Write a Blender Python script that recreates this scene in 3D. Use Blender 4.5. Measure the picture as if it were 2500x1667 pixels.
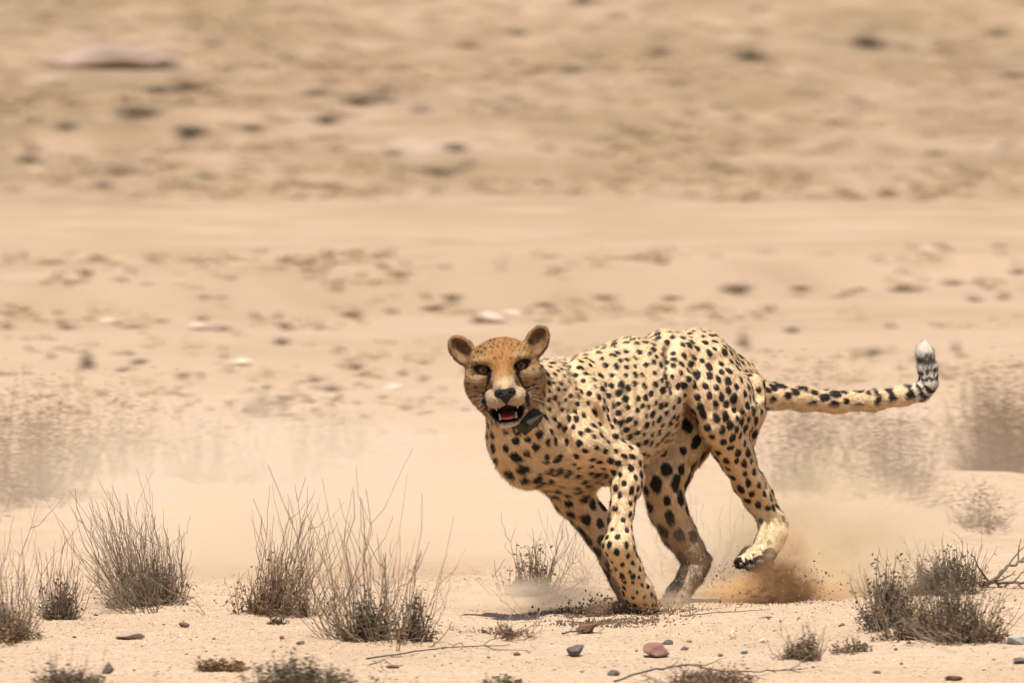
import bpy, bmesh, math, random, os
import numpy as np
from mathutils import Vector, Matrix
from mathutils.kdtree import KDTree
from mathutils.bvhtree import BVHTree

# ------------------------------------------------------------------ scene, camera, sky, sun
scene = bpy.context.scene
for o in list(bpy.data.objects):
    bpy.data.objects.remove(o)
C = scene.collection
random.seed(7)
rng = np.random.default_rng(11)

CAM_D, CAM_H = 30.0, 1.5
cam_d = bpy.data.cameras.new('camera')
cam = bpy.data.objects.new('camera', cam_d); C.objects.link(cam)
cam.location = (0, -CAM_D, CAM_H)
aim = Vector((0, 0, 0.6665)) - Vector(cam.location)
cam.rotation_euler = aim.to_track_quat('-Z', 'Y').to_euler()
cam_d.sensor_width = 36
cam_d.lens = 36 * aim.length / 2.5
cam_d.clip_start = 0.5; cam_d.clip_end = 3000
cam_d.dof.use_dof = True
cam_d.dof.focus_distance = 29.95
cam_d.dof.aperture_fstop = 13.5
cam_d.dof.aperture_ratio = 0.42
scene.camera = cam

SUN = Vector((-0.04, -0.36, 0.93)).normalized()
world = bpy.data.worlds.new('World'); scene.world = world; world.use_nodes = True
wn = world.node_tree.nodes; wl = world.node_tree.links
sky = wn.new('ShaderNodeTexSky'); sky.sky_type = 'NISHITA'; sky.sun_disc = False
sky.sun_elevation = math.asin(SUN.z); sky.sun_rotation = math.atan2(SUN.x, SUN.y)
sky.dust_density = 2.5; sky.air_density = 1.0; sky.ozone_density = 0.6
wl.new(sky.outputs[0], wn['Background'].inputs[0]); wn['Background'].inputs[1].default_value = 0.08
sun_d = bpy.data.lights.new('sun', 'SUN'); sun = bpy.data.objects.new('sun', sun_d); C.objects.link(sun)
sun_d.energy = 5.0; sun_d.angle = math.radians(0.53); sun_d.color = (1.0, 0.93, 0.82)
sun.rotation_euler = SUN.to_track_quat('Z', 'Y').to_euler(); sun.location = (5, -5, 12)
scene.view_settings.view_transform = 'Standard'; scene.view_settings.look = 'None'
scene.view_settings.gamma = 1; scene.view_settings.exposure = 0.46
scene.render.engine = 'CYCLES'
scene.cycles.use_denoising = True
scene.cycles.max_bounces = 8; scene.cycles.diffuse_bounces = 4; scene.cycles.volume_bounces = 2
scene.cycles.transparent_max_bounces = 8
scene.cycles.volume_step_rate = 1.0; scene.cycles.volume_max_steps = 128

# ------------------------------------------------------------------ helpers
CAMV = np.array([0, -CAM_D, CAM_H])
FWD = np.array(aim.normalized()); RIGHT = np.array([1.0, 0, 0]); UPV = np.cross(RIGHT, FWD)
def P(px, py, y=0.0):
    """world point at depth y that the photograph shows at (px, py) of its 2500 x 1667 pixels"""
    d = FWD * aim.length + RIGHT * (px - 1250) / 1000 + UPV * (833.5 - py) / 1000
    return CAMV + d * ((y + CAM_D) / d[1])

def hash3(i, j, k, s):
    n = (i * 374761393 + j * 668265263 + k * 2147483647 + s * 1274126177) & 0xFFFFFFFF
    n = ((n ^ (n >> 13)) * 1274126177) & 0xFFFFFFFF
    n = (n ^ (n >> 16)) & 0xFFFFFFFF
    return n / 4294967295.0
def vnoise(p, freq, seed=0):
    """value noise in [-1, 1] at points p (n, 3)"""
    q = np.asarray(p, dtype=np.float64) * freq
    i = np.floor(q).astype(np.int64); f = q - i; f = f * f * (3 - 2 * f)
    out = 0
    for dx in (0, 1):
        wx = f[:, 0] if dx else 1 - f[:, 0]
        for dy in (0, 1):
            wy = f[:, 1] if dy else 1 - f[:, 1]
            for dz in (0, 1):
                wz = f[:, 2] if dz else 1 - f[:, 2]
                out = out + wx * wy * wz * hash3(i[:, 0] + dx, i[:, 1] + dy, i[:, 2] + dz, seed)
    return out * 2 - 1
def sstep(a, b, x):
    t = np.clip((x - a) / (b - a), 0, 1); return t * t * (3 - 2 * t)

def tag(o, label, cat, group=None, kind=None):
    if label: o['label'] = label
    if cat: o['category'] = cat
    if group: o['group'] = group
    if kind: o['kind'] = kind
    return o
def empty(name, loc, label, cat, group=None):
    o = bpy.data.objects.new(name, None); C.objects.link(o); o.location = loc; o.empty_display_size = 0.05
    return tag(o, label, cat, group)
def mesh_obj(name, verts, faces, mat, parent=None, smooth=True, loc=None):
    me = bpy.data.meshes.new(name)
    verts = np.asarray(verts, dtype=np.float64)
    if loc is not None: verts = verts - np.asarray(loc)
    fa = np.asarray(faces) if not isinstance(faces, list) else faces
    me.from_pydata(verts.tolist(), [], fa.tolist() if isinstance(fa, np.ndarray) else fa)
    me.update()
    if smooth: me.polygons.foreach_set('use_smooth', np.ones(len(me.polygons), dtype=bool))
    if mat: me.materials.append(mat)
    o = bpy.data.objects.new(name, me); C.objects.link(o)
    if loc is not None: o.location = loc
    if parent is not None:
        o.parent = parent
        if loc is None: o.location = -Vector(parent.location)
        else: o.location = Vector(loc) - Vector(parent.location)
    return o
def set_color(me, cols, name='col'):
    a = me.color_attributes.new(name, 'FLOAT_COLOR', 'POINT')
    c = np.ones((len(me.vertices), 4), dtype=np.float32); c[:, :3] = cols
    a.data.foreach_set('color', c.ravel())

def mat(name, base, rough=0.8, var=0.0, scale=20, bump=0.0, bscale=80, spec=0.3, attr=None, base2=None, translucent=0.0):
    m = bpy.data.materials.new(name); m.use_nodes = True
    n = m.node_tree.nodes; l = m.node_tree.links; b = n['Principled BSDF']
    b.inputs['Roughness'].default_value = rough
    b.inputs['Specular IOR Level'].default_value = spec
    b.inputs['Base Color'].default_value = (*base, 1)
    tc = n.new('ShaderNodeTexCoord')
    src = None
    if attr:
        a = n.new('ShaderNodeAttribute'); a.attribute_name = attr; src = a.outputs['Color']
    if var > 0 or base2:
        ns = n.new('ShaderNodeTexNoise'); ns.inputs['Scale'].default_value = scale; ns.inputs['Detail'].default_value = 6
        l.new(tc.outputs['Object'], ns.inputs['Vector'])
        mx = n.new('ShaderNodeMix'); mx.data_type = 'RGBA'
        rp = n.new('ShaderNodeMapRange'); rp.inputs[1].default_value = 0.35; rp.inputs[2].default_value = 0.65
        l.new(ns.outputs['Fac'], rp.inputs[0]); l.new(rp.outputs[0], mx.inputs['Factor'])
        c2 = base2 or tuple(c * (1 - var) for c in base)
        mx.inputs['A'].default_value = (*base, 1); mx.inputs['B'].default_value = (*c2, 1)
        src = mx.outputs['Result']
    if src is not None: l.new(src, b.inputs['Base Color'])
    if bump > 0:
        nb = n.new('ShaderNodeTexNoise'); nb.inputs['Scale'].default_value = bscale; nb.inputs['Detail'].default_value = 5
        l.new(tc.outputs['Object'], nb.inputs['Vector'])
        bp = n.new('ShaderNodeBump'); bp.inputs['Strength'].default_value = bump; bp.inputs['Distance'].default_value = 0.01
        l.new(nb.outputs['Fac'], bp.inputs['Height']); l.new(bp.outputs[0], b.inputs['Normal'])
    if translucent > 0:
        tr = n.new('ShaderNodeBsdfTranslucent'); ms = n.new('ShaderNodeMixShader'); ms.inputs[0].default_value = translucent
        if src is not None: l.new(src, tr.inputs[0])
        else: tr.inputs[0].default_value = (*base, 1)
        l.new(b.outputs[0], ms.inputs[1]); l.new(tr.outputs[0], ms.inputs[2])
        l.new(ms.outputs[0], n['Material Output'].inputs['Surface'])
    return m

# ------------------------------------------------------------------ ground
MOUNDS = []      # (x, y, height, radius): sand heaped at the foot of shrubs
def ground_z(x, y):
    x = np.atleast_1d(np.asarray(x, float)); y = np.atleast_1d(np.asarray(y, float))
    x, y = np.broadcast_arrays(x, y)
    p = np.stack([x.ravel(), y.ravel(), np.zeros(x.size)], 1)
    D = (y + CAM_D).ravel(); X = x.ravel()
    near = 1 - sstep(8, 20, y.ravel())
    z = near * (0.010 * vnoise(p, 1.1, 1) + 0.007 * vnoise(p, 3.1, 2) + 0.006 * vnoise(p * [1, 1.4, 1], 11, 3))
    z = z + 0.008 * X * np.exp(-(y.ravel() / 9) ** 2)
    mid = sstep(4, 12, y.ravel()) * (1 - sstep(60, 90, y.ravel()))
    z = z + mid * (0.035 * vnoise(p, 0.45, 4) + 0.02 * vnoise(p, 1.4, 5))
    bank = 61.0 + 1.7 * X + 0.8 * vnoise(p, 0.5, 6)
    z = z + 0.16 * sstep(bank - 0.7, bank + 0.4, D) - 0.10 * sstep(bank + 1.0, bank + 14, D)
    h = np.clip(D - 88, 0, None)
    z = z + 0.055 * h * h / (h + 12) + sstep(86, 98, D) * (0.10 * vnoise(p, 0.25, 7) + 0.05 * vnoise(p, 0.9, 8) + 0.5 * sstep(0, 60, h) * vnoise(p, 0.06, 9))
    for mx, my, mh, mr in MOUNDS:
        z = z + mh * np.exp(-((X - mx) ** 2 + (y.ravel() - my) ** 2) / (mr * mr))
    return z.reshape(x.shape)
def gz(x, y): return float(ground_z(x, y)[0])
def on_ground(px, py, lift=0.0):
    """the point of the ground seen at (px, py)"""
    d = FWD * aim.length + RIGHT * (px - 1250) / 1000 + UPV * (833.5 - py) / 1000
    lo, hi = 20 / d[1], 400 / d[1]
    ts = np.concatenate([np.linspace(22, 40, 700), np.linspace(40.1, 200, 1600)]) / d[1]
    pts = CAMV[None] + ts[:, None] * d[None]
    under = pts[:, 2] < ground_z(pts[:, 0], pts[:, 1])
    i = int(np.argmax(under)) if under.any() else len(ts) - 1
    q = pts[i].copy(); q[2] = gz(q[0], q[1]) + lift
    return q

def axis_steps(segments):
    out = []
    for a, b, s in segments:
        n = max(2, int(abs(b - a) / s)); out.append(np.linspace(a, b, n, endpoint=False))
    return np.unique(np.round(np.concatenate(out + [np.array([segments[-1][1]])]), 5))

def build_ground():
    ys = axis_steps([(-60, -5, 1.5), (-5, -3.4, 0.06), (-3.4, 4, 0.02), (4, 14, 0.06), (14, 40, 0.18), (40, 100, 0.4), (100, 420, 3.0)])
    xs = axis_steps([(-120, -12, 4), (-12, -4, 0.4), (-4, -1.7, 0.1), (-1.7, 1.7, 0.02), (1.7, 4, 0.1), (4, 12, 0.4), (12, 120, 4)])
    X, Y = np.meshgrid(xs, ys)
    Z = ground_z(X, Y)
    v = np.stack([X.ravel(), Y.ravel(), Z.ravel()], 1)
    nx, ny = len(xs), len(ys)
    i = np.arange(nx * ny).reshape(ny, nx)
    f = np.stack([i[:-1, :-1].ravel(), i[:-1, 1:].ravel(), i[1:, 1:].ravel(), i[1:, :-1].ravel()], 1)
    m = bpy.data.materials.new('desert_sand'); m.use_nodes = True
    n = m.node_tree.nodes; l = m.node_tree.links; b = n['Principled BSDF']
    b.inputs['Roughness'].default_value = 0.95; b.inputs['Specular IOR Level'].default_value = 0.1
    tc = n.new('ShaderNodeTexCoord'); sp = n.new('ShaderNodeSeparateXYZ'); l.new(tc.outputs['Object'], sp.inputs[0])
    def noise(scale, detail=6, vec=None, rough=0.55):
        t = n.new('ShaderNodeTexNoise'); t.inputs['Scale'].default_value = scale; t.inputs['Detail'].default_value = detail; t.inputs['Roughness'].default_value = rough
        l.new(vec if vec is not None else tc.outputs['Object'], t.inputs['Vector']); return t.outputs['Fac']
    def rng_(src, a, b_, c=0.0, d=1.0):
        r = n.new('ShaderNodeMapRange'); r.interpolation_type = 'SMOOTHSTEP'
        for k, q in zip((1, 2, 3, 4), (a, b_, c, d)): r.inputs[k].default_value = q
        l.new(src, r.inputs[0]); return r.outputs[0]
    def mix(fac, A, B):
        x = n.new('ShaderNodeMix'); x.data_type = 'RGBA'
        l.new(fac, x.inputs['Factor'])
        for s, c in (('A', A), ('B', B)):
            if isinstance(c, tuple): x.inputs[s].default_value = (*c, 1)
            else: l.new(c, x.inputs[s])
        return x.outputs['Result']
    def mul(a, b_):
        x = n.new('ShaderNodeMath'); x.operation = 'MULTIPLY'
        for k, q in enumerate((a, b_)):
            if isinstance(q, (int, float)): x.inputs[k].default_value = q
            else: l.new(q, x.inputs[k])
        return x.outputs[0]
    sand = mix(rng_(noise(1.3), 0.35, 0.65), (0.55, 0.402, 0.276), (0.61, 0.457, 0.325))
    sand = mix(mul(rng_(noise(26, 5), 0.52, 0.68), 0.55), sand, (0.40, 0.28, 0.19))
    sand = mix(mul(rng_(noise(95, 3), 0.60, 0.68), 0.75), sand, (0.30, 0.20, 0.13))
    sand = mix(mul(rng_(noise(70, 3, rough=0.7), 0.62, 0.7), 0.6), sand, (0.78, 0.66, 0.52))
    # stretched coordinates for the far plain and the hill
    mp = n.new('ShaderNodeMapping'); mp.inputs['Scale'].default_value = (0.5, 0.22, 0.5); l.new(tc.outputs['Object'], mp.inputs['Vector'])
    far = mix(rng_(noise(1.4, 8, mp.outputs[0]), 0.35, 0.62), (0.50, 0.366, 0.262), (0.44, 0.318, 0.215))
    far = mix(mul(rng_(noise(3.2, 6, mp.outputs[0]), 0.55, 0.72), 0.6), far, (0.35, 0.25, 0.155))
    c = mix(rng_(sp.outputs['Y'], 6, 34), sand, far)
    hill = mix(rng_(noise(1.1, 9, mp.outputs[0], 0.62), 0.38, 0.60), (0.42, 0.298, 0.205), (0.305, 0.215, 0.13))
    mp2 = n.new('ShaderNodeMapping'); mp2.inputs['Scale'].default_value = (1.0, 0.30, 1.0); l.new(tc.outputs['Object'], mp2.inputs['Vector'])
    hill = mix(mul(rng_(noise(3.2, 9, mp2.outputs[0], 0.78), 0.49, 0.62), 0.7), hill, (0.205, 0.14, 0.085))
    hill = mix(mul(rng_(noise(5.0, 6, mp2.outputs[0], 0.7), 0.56, 0.66), 0.55), hill, (0.52, 0.39, 0.31))
    hill = mix(mul(rng_(noise(0.55, 4, mp2.outputs[0], 0.6), 0.52, 0.70), 0.5), hill, (0.27, 0.20, 0.13))
    hill = mix(mul(rng_(noise(2.1, 4, mp.outputs[0], 0.6), 0.60, 0.72), 0.6), hill, (0.52, 0.40, 0.31))
    wob = n.new('ShaderNodeMath'); wob.operation = 'MULTIPLY_ADD'; l.new(noise(0.9, 6, mp.outputs[0], 0.65), wob.inputs[0]); wob.inputs[1].default_value = 46.0; l.new(sp.outputs['Y'], wob.inputs[2])
    c = mix(rng_(wob.outputs[0], 68, 98), c, hill)
    l.new(c, b.inputs['Base Color'])
    add = n.new('ShaderNodeMath'); add.operation = 'ADD'
    l.new(mul(noise(60, 6), 0.6), add.inputs[0]); l.new(mul(noise(220, 3), 0.5), add.inputs[1])
    bp = n.new('ShaderNodeBump'); bp.inputs['Strength'].default_value = 1.0; bp.inputs['Distance'].default_value = 0.02
    l.new(add.outputs[0], bp.inputs['Height']); l.new(bp.outputs[0], b.inputs['Normal'])
    o = mesh_obj('ground', v, f, m); o['kind'] = 'structure'
    return o

# ------------------------------------------------------------------ plants
def tubes(polys, sides=3):
    """polys: list of (points (n,3), radii (n)); one mesh of tapered tubes"""
    V, F = [], []; base = 0
    ang = np.arange(sides) * 2 * math.pi / sides
    for pts, rad in polys:
        pts = np.asarray(pts, float); n = len(pts)
        t = np.gradient(pts, axis=0); t /= np.linalg.norm(t, axis=1, keepdims=True) + 1e-9
        ref = np.where(np.abs(t[:, 2:3]) > 0.9, np.array([[1.0, 0, 0]]), np.array([[0, 0, 1.0]]))
        u = np.cross(t, ref); u /= np.linalg.norm(u, axis=1, keepdims=True) + 1e-9
        w = np.cross(t, u)
        r = np.asarray(rad, float)[:, None, None]
        ring = pts[:, None, :] + r * (u[:, None, :] * np.cos(ang)[None, :, None] + w[:, None, :] * np.sin(ang)[None, :, None])
        V.append(ring.reshape(-1, 3))
        i = np.arange(n - 1)[:, None] * sides + np.arange(sides)[None]
        j = np.arange(n - 1)[:, None] * sides + (np.arange(sides)[None] + 1) % sides
        F.append((np.stack([i, j, j + sides, i + sides], -1).reshape(-1, 4) + base)); base += n * sides
    return np.concatenate(V), np.concatenate(F)
def leaves(points, size, r):
    """small two-triangle leaves around the given points"""
    n = len(points)
    a = r.normal(size=(n, 3)); a /= np.linalg.norm(a, axis=1, keepdims=True)
    b = np.cross(a, r.normal(size=(n, 3))); b /= np.linalg.norm(b, axis=1, keepdims=True) + 1e-9
    L = size * r.uniform(0.6, 1.4, (n, 1)); W = L * 0.26
    p = np.asarray(points)
    v = np.stack([p, p + a * L * 0.5 + b * W, p + a * L, p + a * L * 0.5 - b * W], 1).reshape(-1, 3)
    return v, np.arange(4 * n).reshape(n, 4)

M_STEM = [mat('dry_stem_grey', (0.185, 0.13, 0.09), 0.9, base2=(0.27, 0.20, 0.135), scale=30),
          mat('dry_stem_brown', (0.19, 0.125, 0.08), 0.9, base2=(0.28, 0.20, 0.125), scale=30),
          mat('dry_stem_dark', (0.10, 0.075, 0.055), 0.9, base2=(0.17, 0.13, 0.09), scale=30)]
M_LEAF = [mat('dry_leaf_brown', (0.15, 0.085, 0.04), 0.85, base2=(0.26, 0.15, 0.07), scale=60, translucent=0.2),
          mat('leaf_dark_olive', (0.07, 0.055, 0.035), 0.85, base2=(0.13, 0.10, 0.06), scale=60, translucent=0.2),
          mat('leaf_dusty_grey', (0.235, 0.165, 0.105), 0.9, base2=(0.16, 0.11, 0.07), scale=60, translucent=0.2)]

def shrub(label, pos, height, spread, n, seed, lean=0.0, base_r=0.05, stem=0, leaf=0, leaf_n=300, leaf_h=0.3, leaf_size=0.0095,
          rad=0.0014, branch=2, group='dry shrubs on the sand', name='dry_shrub', curl=0.5, hmin=0.45, clumps=None, cat='shrub', deep=1.0, lump=0):
    r = np.random.default_rng(seed)
    root = empty(name, Vector(pos), label, cat, group)
    pos = np.asarray(pos, float)
    polys = []
    e0, e1 = gz(pos[0] + .1, pos[1]), gz(pos[0], pos[1] + .1)
    gxz, gyz, z00 = (e0 - gz(pos[0], pos[1])) / .1, (e1 - gz(pos[0], pos[1])) / .1, gz(pos[0], pos[1])
    lz = lambda x, y: z00 + np.clip(gxz, -.3, .3) * (x - pos[0]) + np.clip(gyz, -.3, .3) * (y - pos[1])
    tufts = [(r.normal() * base_r * .6, r.normal() * base_r * .6, r.normal() * .45, r.normal() * .25, r.uniform(.45, 1.1)) for _ in range(7)]
    tufts[0] = (0, 0, 0, 0, 1.1)
    for s in range(n):
        a = r.uniform(0, 2 * math.pi); k = math.sqrt(r.uniform(0, 1))
        tu = tufts[int(7 * r.random() ** 1.3)]
        b0 = pos + np.array([math.cos(a) * base_r * k * .55 + tu[0], (math.sin(a) * base_r * k * .55 + tu[1]) * deep, 0])
        b0[2] = lz(b0[0], b0[1]) - 0.01
        q_ = hmin * .6 + (1 - hmin * .6) * r.beta(1.1, 1.9); H = height * q_ * tu[4]
        out = spread * (0.15 + 0.85 * k) * r.uniform(0.3, 1.35) * (0.55 + 0.45 * q_)
        d = np.array([math.cos(a) * out + (lean + tu[2] * spread) * q_ * r.uniform(.5, 1.3), math.sin(a) * out + tu[3] * spread, 0])
        cu = curl * r.uniform(.3, 1.5)
        t = np.linspace(0, 1, 8)[:, None]
        pts = b0 + d * (t ** (1 - min(cu, 1.4) * 0.4)) + np.array([0, 0, 1.0]) * H * (t ** (1 + cu * 0.55))
        wob = np.cumsum(r.normal(size=(8, 3)) * [0.0075, 0.0075, 0.002], axis=0) * (H / 0.25); wob[0] = 0
        pts = pts + wob
        rr = rad * r.uniform(0.55, 1.25)
        polys.append((pts, np.linspace(rr, rr * 0.35, 8)))
        for _ in range(r.integers(0, branch + 2)):
            i = r.integers(1, 7)
            q = pts[i]
            dirn = (pts[i] - pts[i - 1]); dirn /= np.linalg.norm(dirn)
            dirn = dirn + r.normal(size=3) * [0.55, 0.55, 0.35]; dirn /= np.linalg.norm(dirn)
            L = H * r.uniform(0.10, 0.42)
            tt = np.linspace(0, 1, 5)[:, None]
            bp = q + dirn * L * tt + np.array([0, 0, 1.0]) * L * 0.3 * tt ** 2 + np.cumsum(r.normal(size=(5, 3)) * 0.0035, axis=0) * (tt > 0)
            bp[:, 2] = np.maximum(bp[:, 2], pos[2] - .01)
            polys.append((bp, np.linspace(rr * 0.65, rr * 0.28, 5)))
    for s in range(n // 2):      # litter of broken twigs round the foot
        a = r.uniform(0, 6.3); k = r.uniform(0.2, 1.25) * base_r
        b0 = pos + np.array([math.cos(a) * k, math.sin(a) * k, 0]); b0[2] = lz(b0[0], b0[1]) + r.uniform(0, .02)
        dd = r.normal(size=3) * [1, 1, .45]; dd[2] = abs(dd[2]); dd *= height * r.uniform(.08, .24) / np.linalg.norm(dd)
        polys.append((b0 + dd * np.linspace(0, 1, 4)[:, None] + np.cumsum(r.normal(size=(4, 3)) * .002, axis=0), np.linspace(rad * .9, rad * .4, 4)))
    v, f = tubes(polys)
    mesh_obj('stems', v, f, M_STEM[stem], root)['kind'] = 'stuff'
    if lump:
        c = np.array([(t_[0] * 1.2, t_[1] * deep, height * r.uniform(.25, .55)) for t_ in tufts]); pk = r.integers(0, len(c), lump)
        q = c[pk] + r.normal(size=(lump, 3)) * np.array([spread * .38, spread * .38, height * .20]); q[:, 2] = np.abs(q[:, 2])
        v, f = leaves(pos + q, leaf_size * 1.3, r)
        mesh_obj('foliage', v, f, M_LEAF[leaf], root, smooth=False)['kind'] = 'stuff'
    if leaf_n:
        cl = clumps or [(0, 0, 1.0)]
        P_ = []; tw = []
        for cx, cy, w in cl:
            m = int(leaf_n * w / sum(c[2] for c in cl))
            m = int(m * 2.2); nt = max(6, m // 14)
            for q in range(nt):     # short leafy twigs
                a = r.uniform(0, 2 * math.pi); k = math.sqrt(r.uniform(0, 1))
                tu = tufts[q % 7] if clumps is None else (0, 0, 0, 0, r.uniform(.5, 1.1))
                k = abs(r.normal()) * .55
                b0 = pos + np.array([cx + tu[0], (cy + tu[1]) * deep, 0]) + np.array([math.cos(a), math.sin(a), 0]) * base_r * k * (0.75 if clumps is None else 0.42)
                b0[2] = lz(b0[0], b0[1]) - 0.005
                L = height * leaf_h * r.uniform(0.15, 1.25) / (1 + .5 * k * k) * tu[4]
                tip = b0 + np.array([math.cos(a) * 0.45 * k * L, math.sin(a) * 0.45 * k * L, L])
                tt = np.linspace(0, 1, 4)[:, None]
                tp = b0 + (tip - b0) * tt + np.cumsum(r.normal(size=(4, 3)) * 0.003, axis=0)
                tw.append((tp, np.linspace(rad * 1.1, rad * 0.5, 4)))
                s = r.uniform(0.1, 1, 14)[:, None]
                P_.append(b0 + (tip - b0) * s + r.normal(size=(14, 3)) * 0.006)
        v, f = leaves(np.concatenate(P_), leaf_size, r)
        v[:, 2] = np.maximum(v[:, 2], pos[2] - .02)
        mesh_obj('foliage', v, f, M_LEAF[leaf], root, smooth=False)['kind'] = 'stuff'
        v, f = tubes(tw); mesh_obj('twigs', v, f, M_STEM[2], root)['kind'] = 'stuff'
    return root

# ------------------------------------------------------------------ stones
def rock_mesh(r, size, flat, jag=0.12, sub=2):
    bm = bmesh.new()
    for _ in range(16):
        p = r.normal(size=3); p /= np.linalg.norm(p); p *= r.uniform(0.85, 1.0)
        bm.verts.new(p)
    res = bmesh.ops.convex_hull(bm, input=bm.verts)
    bmesh.ops.delete(bm, geom=[g for g in res['geom_interior'] if isinstance(g, bmesh.types.BMVert)], context='VERTS')
    bmesh.ops.bevel(bm, geom=list(bm.edges), offset=0.06, segments=1, affect='EDGES', clamp_overlap=True)
    bmesh.ops.triangulate(bm, faces=bm.faces)
    bmesh.ops.subdivide_edges(bm, edges=list(bm.edges), cuts=sub - 1, use_grid_fill=True)
    v = np.array([x.co for x in bm.verts]); f = [[q.index for q in fa.verts] for fa in bm.faces]
    bm.verts.index_update(); f = [[q.index for q in fa.verts] for fa in bm.faces]
    bm.free()
    v = v + (vnoise(v + r.uniform(0, 50), 2.2, 3) * jag)[:, None] * v
    v = v * (np.asarray(size) * [1, 1, flat]) * 0.5
    return v, f
def stone(label, px, py, w, h, material, seed, rot=0.0, depth=0.8, sink=0.35, group=None, name='stone', cat='stone', tilt=0.0, sub=2):
    r = np.random.default_rng(seed)
    q = on_ground(px, py)
    k = (q[1] + CAM_D) / CAM_D / 1000
    v, f = rock_mesh(r, (w * k, w * k * depth, h * k * 1.5), 1.0, sub=sub)
    R = np.array(Matrix.Rotation(rot, 3, 'Z') @ Matrix.Rotation(tilt, 3, 'Y'))
    v = v @ R.T
    lo = v[:, 2].min()
    v[:, 2] -= lo + sink * h * k
    o = mesh_obj(name, v, f, material, smooth=False, loc=None)
    o.location = q
    tag(o, label, cat, group)
    return o

# ------------------------------------------------------------------ implicit surfaces
def smin(a, b, k):
    h = np.maximum(k - np.abs(a - b), 0) / k
    return np.minimum(a, b) - h * h * k * 0.25
def smax(a, b, k): return -smin(-a, -b, k)
def ell(X, Y, Z, c, r, R=None):
    x, y, z = X - c[0], Y - c[1], Z - c[2]
    if R is not None:
        x, y, z = (R[0][0] * x + R[0][1] * y + R[0][2] * z, R[1][0] * x + R[1][1] * y + R[1][2] * z, R[2][0] * x + R[2][1] * y + R[2][2] * z)
    k1 = np.sqrt((x / r[0]) ** 2 + (y / r[1]) ** 2 + (z / r[2]) ** 2) + 1e-6
    k2 = np.sqrt((x / r[0] ** 2) ** 2 + (y / r[1] ** 2) ** 2 + (z / r[2] ** 2) ** 2) + 1e-6
    return k1 * (k1 - 1) / k2
def cone(X, Y, Z, p0, p1, a0, b0, a1, b1, L):
    """tapered limb with elliptical section: a across (axis L), b in the other direction"""
    p0 = np.asarray(p0, float); p1 = np.asarray(p1, float)
    d = p1 - p0; ln = np.linalg.norm(d) + 1e-9; d = d / ln
    L = np.asarray(L, float); L = L - d * L.dot(d); L /= np.linalg.norm(L) + 1e-9
    Mv = np.cross(d, L)
    x, y, z = X - p0[0], Y - p0[1], Z - p0[2]
    s = x * d[0] + y * d[1] + z * d[2]
    t = np.clip(s / ln, 0, 1)
    u = x * L[0] + y * L[1] + z * L[2]; v = x * Mv[0] + y * Mv[1] + z * Mv[2]; w = s - t * ln
    a = a0 + (a1 - a0) * t; b = b0 + (b1 - b0) * t; c = (a + b) * 0.5
    k1 = np.sqrt((u / a) ** 2 + (v / b) ** 2 + (w / c) ** 2) + 1e-6
    k2 = np.sqrt((u / a ** 2) ** 2 + (v / b ** 2) ** 2 + (w / c ** 2) ** 2) + 1e-6
    return k1 * (k1 - 1) / k2

def surface_nets(F, origin, h):
    ins = F < 0
    s = np.zeros(tuple(n - 1 for n in F.shape), dtype=np.uint8)
    offs = [(i, j, k) for i in (0, 1) for j in (0, 1) for k in (0, 1)]
    sl = lambda o, n: slice(o, n - 1 + o)
    for i, j, k in offs:
        s += ins[sl(i, F.shape[0]), sl(j, F.shape[1]), sl(k, F.shape[2])]
    ci, cj, ck = np.nonzero((s > 0) & (s < 8))
    vals = {o: F[ci + o[0], cj + o[1], ck + o[2]].astype(np.float64) for o in offs}
    acc = np.zeros((len(ci), 3)); cnt = np.zeros(len(ci))
    for a in range(3):
        for o in offs:
            if o[a] == 1: continue
            e = list(o); e[a] = 1; e = tuple(e)
            v0, v1 = vals[o], vals[e]; m = (v0 < 0) != (v1 < 0)
            t = np.where(m, v0 / np.where(m, v0 - v1, 1), 0)
            p = np.array(o, float)[None].repeat(len(ci), 0); p[:, a] += t
            acc += np.where(m[:, None], p, 0); cnt += m
    verts = (acc / cnt[:, None] + np.stack([ci, cj, ck], 1)) * h + np.asarray(origin)
    dims = s.shape
    key = (ci.astype(np.int64) * dims[1] + cj) * dims[2] + ck
    def vid(i, j, k): return np.searchsorted(key, (i.astype(np.int64) * dims[1] + j) * dims[2] + k)
    faces = []
    for a in range(3):
        lo = [slice(None)] * 3; hi = [slice(None)] * 3; lo[a] = slice(0, -1); hi[a] = slice(1, None)
        A = ins[tuple(lo)]; B = ins[tuple(hi)]
        i, j, k = np.nonzero(A != B)
        sgn = A[i, j, k]
        q = [i, j, k]; b1, c1 = (a + 1) % 3, (a + 2) % 3
        ok = (q[b1] > 0) & (q[c1] > 0)
        for ax in range(3): ok &= q[ax] < dims[ax]
        q = [z[ok] for z in q]; sgn = sgn[ok]
        def cell(db, dc):
            z = [w.copy() for w in q]; z[b1] -= db; z[c1] -= dc; return vid(*z)
        quad = np.stack([cell(1, 1), cell(0, 1), cell(0, 0), cell(1, 0)], 1)
        quad[~sgn] = quad[~sgn][:, ::-1]
        faces.append(quad)
    return verts, np.concatenate(faces)
def sdf_mesh(fn, lo, hi, h):
    ax = [np.arange(lo[i], hi[i] + h, h) for i in range(3)]
    X, Y, Z = ax[0][:, None, None], ax[1][None, :, None], ax[2][None, None, :]
    F = np.broadcast_to(fn(X, Y, Z), tuple(len(a) for a in ax)).astype(np.float32)
    return surface_nets(F, lo, h)

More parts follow.
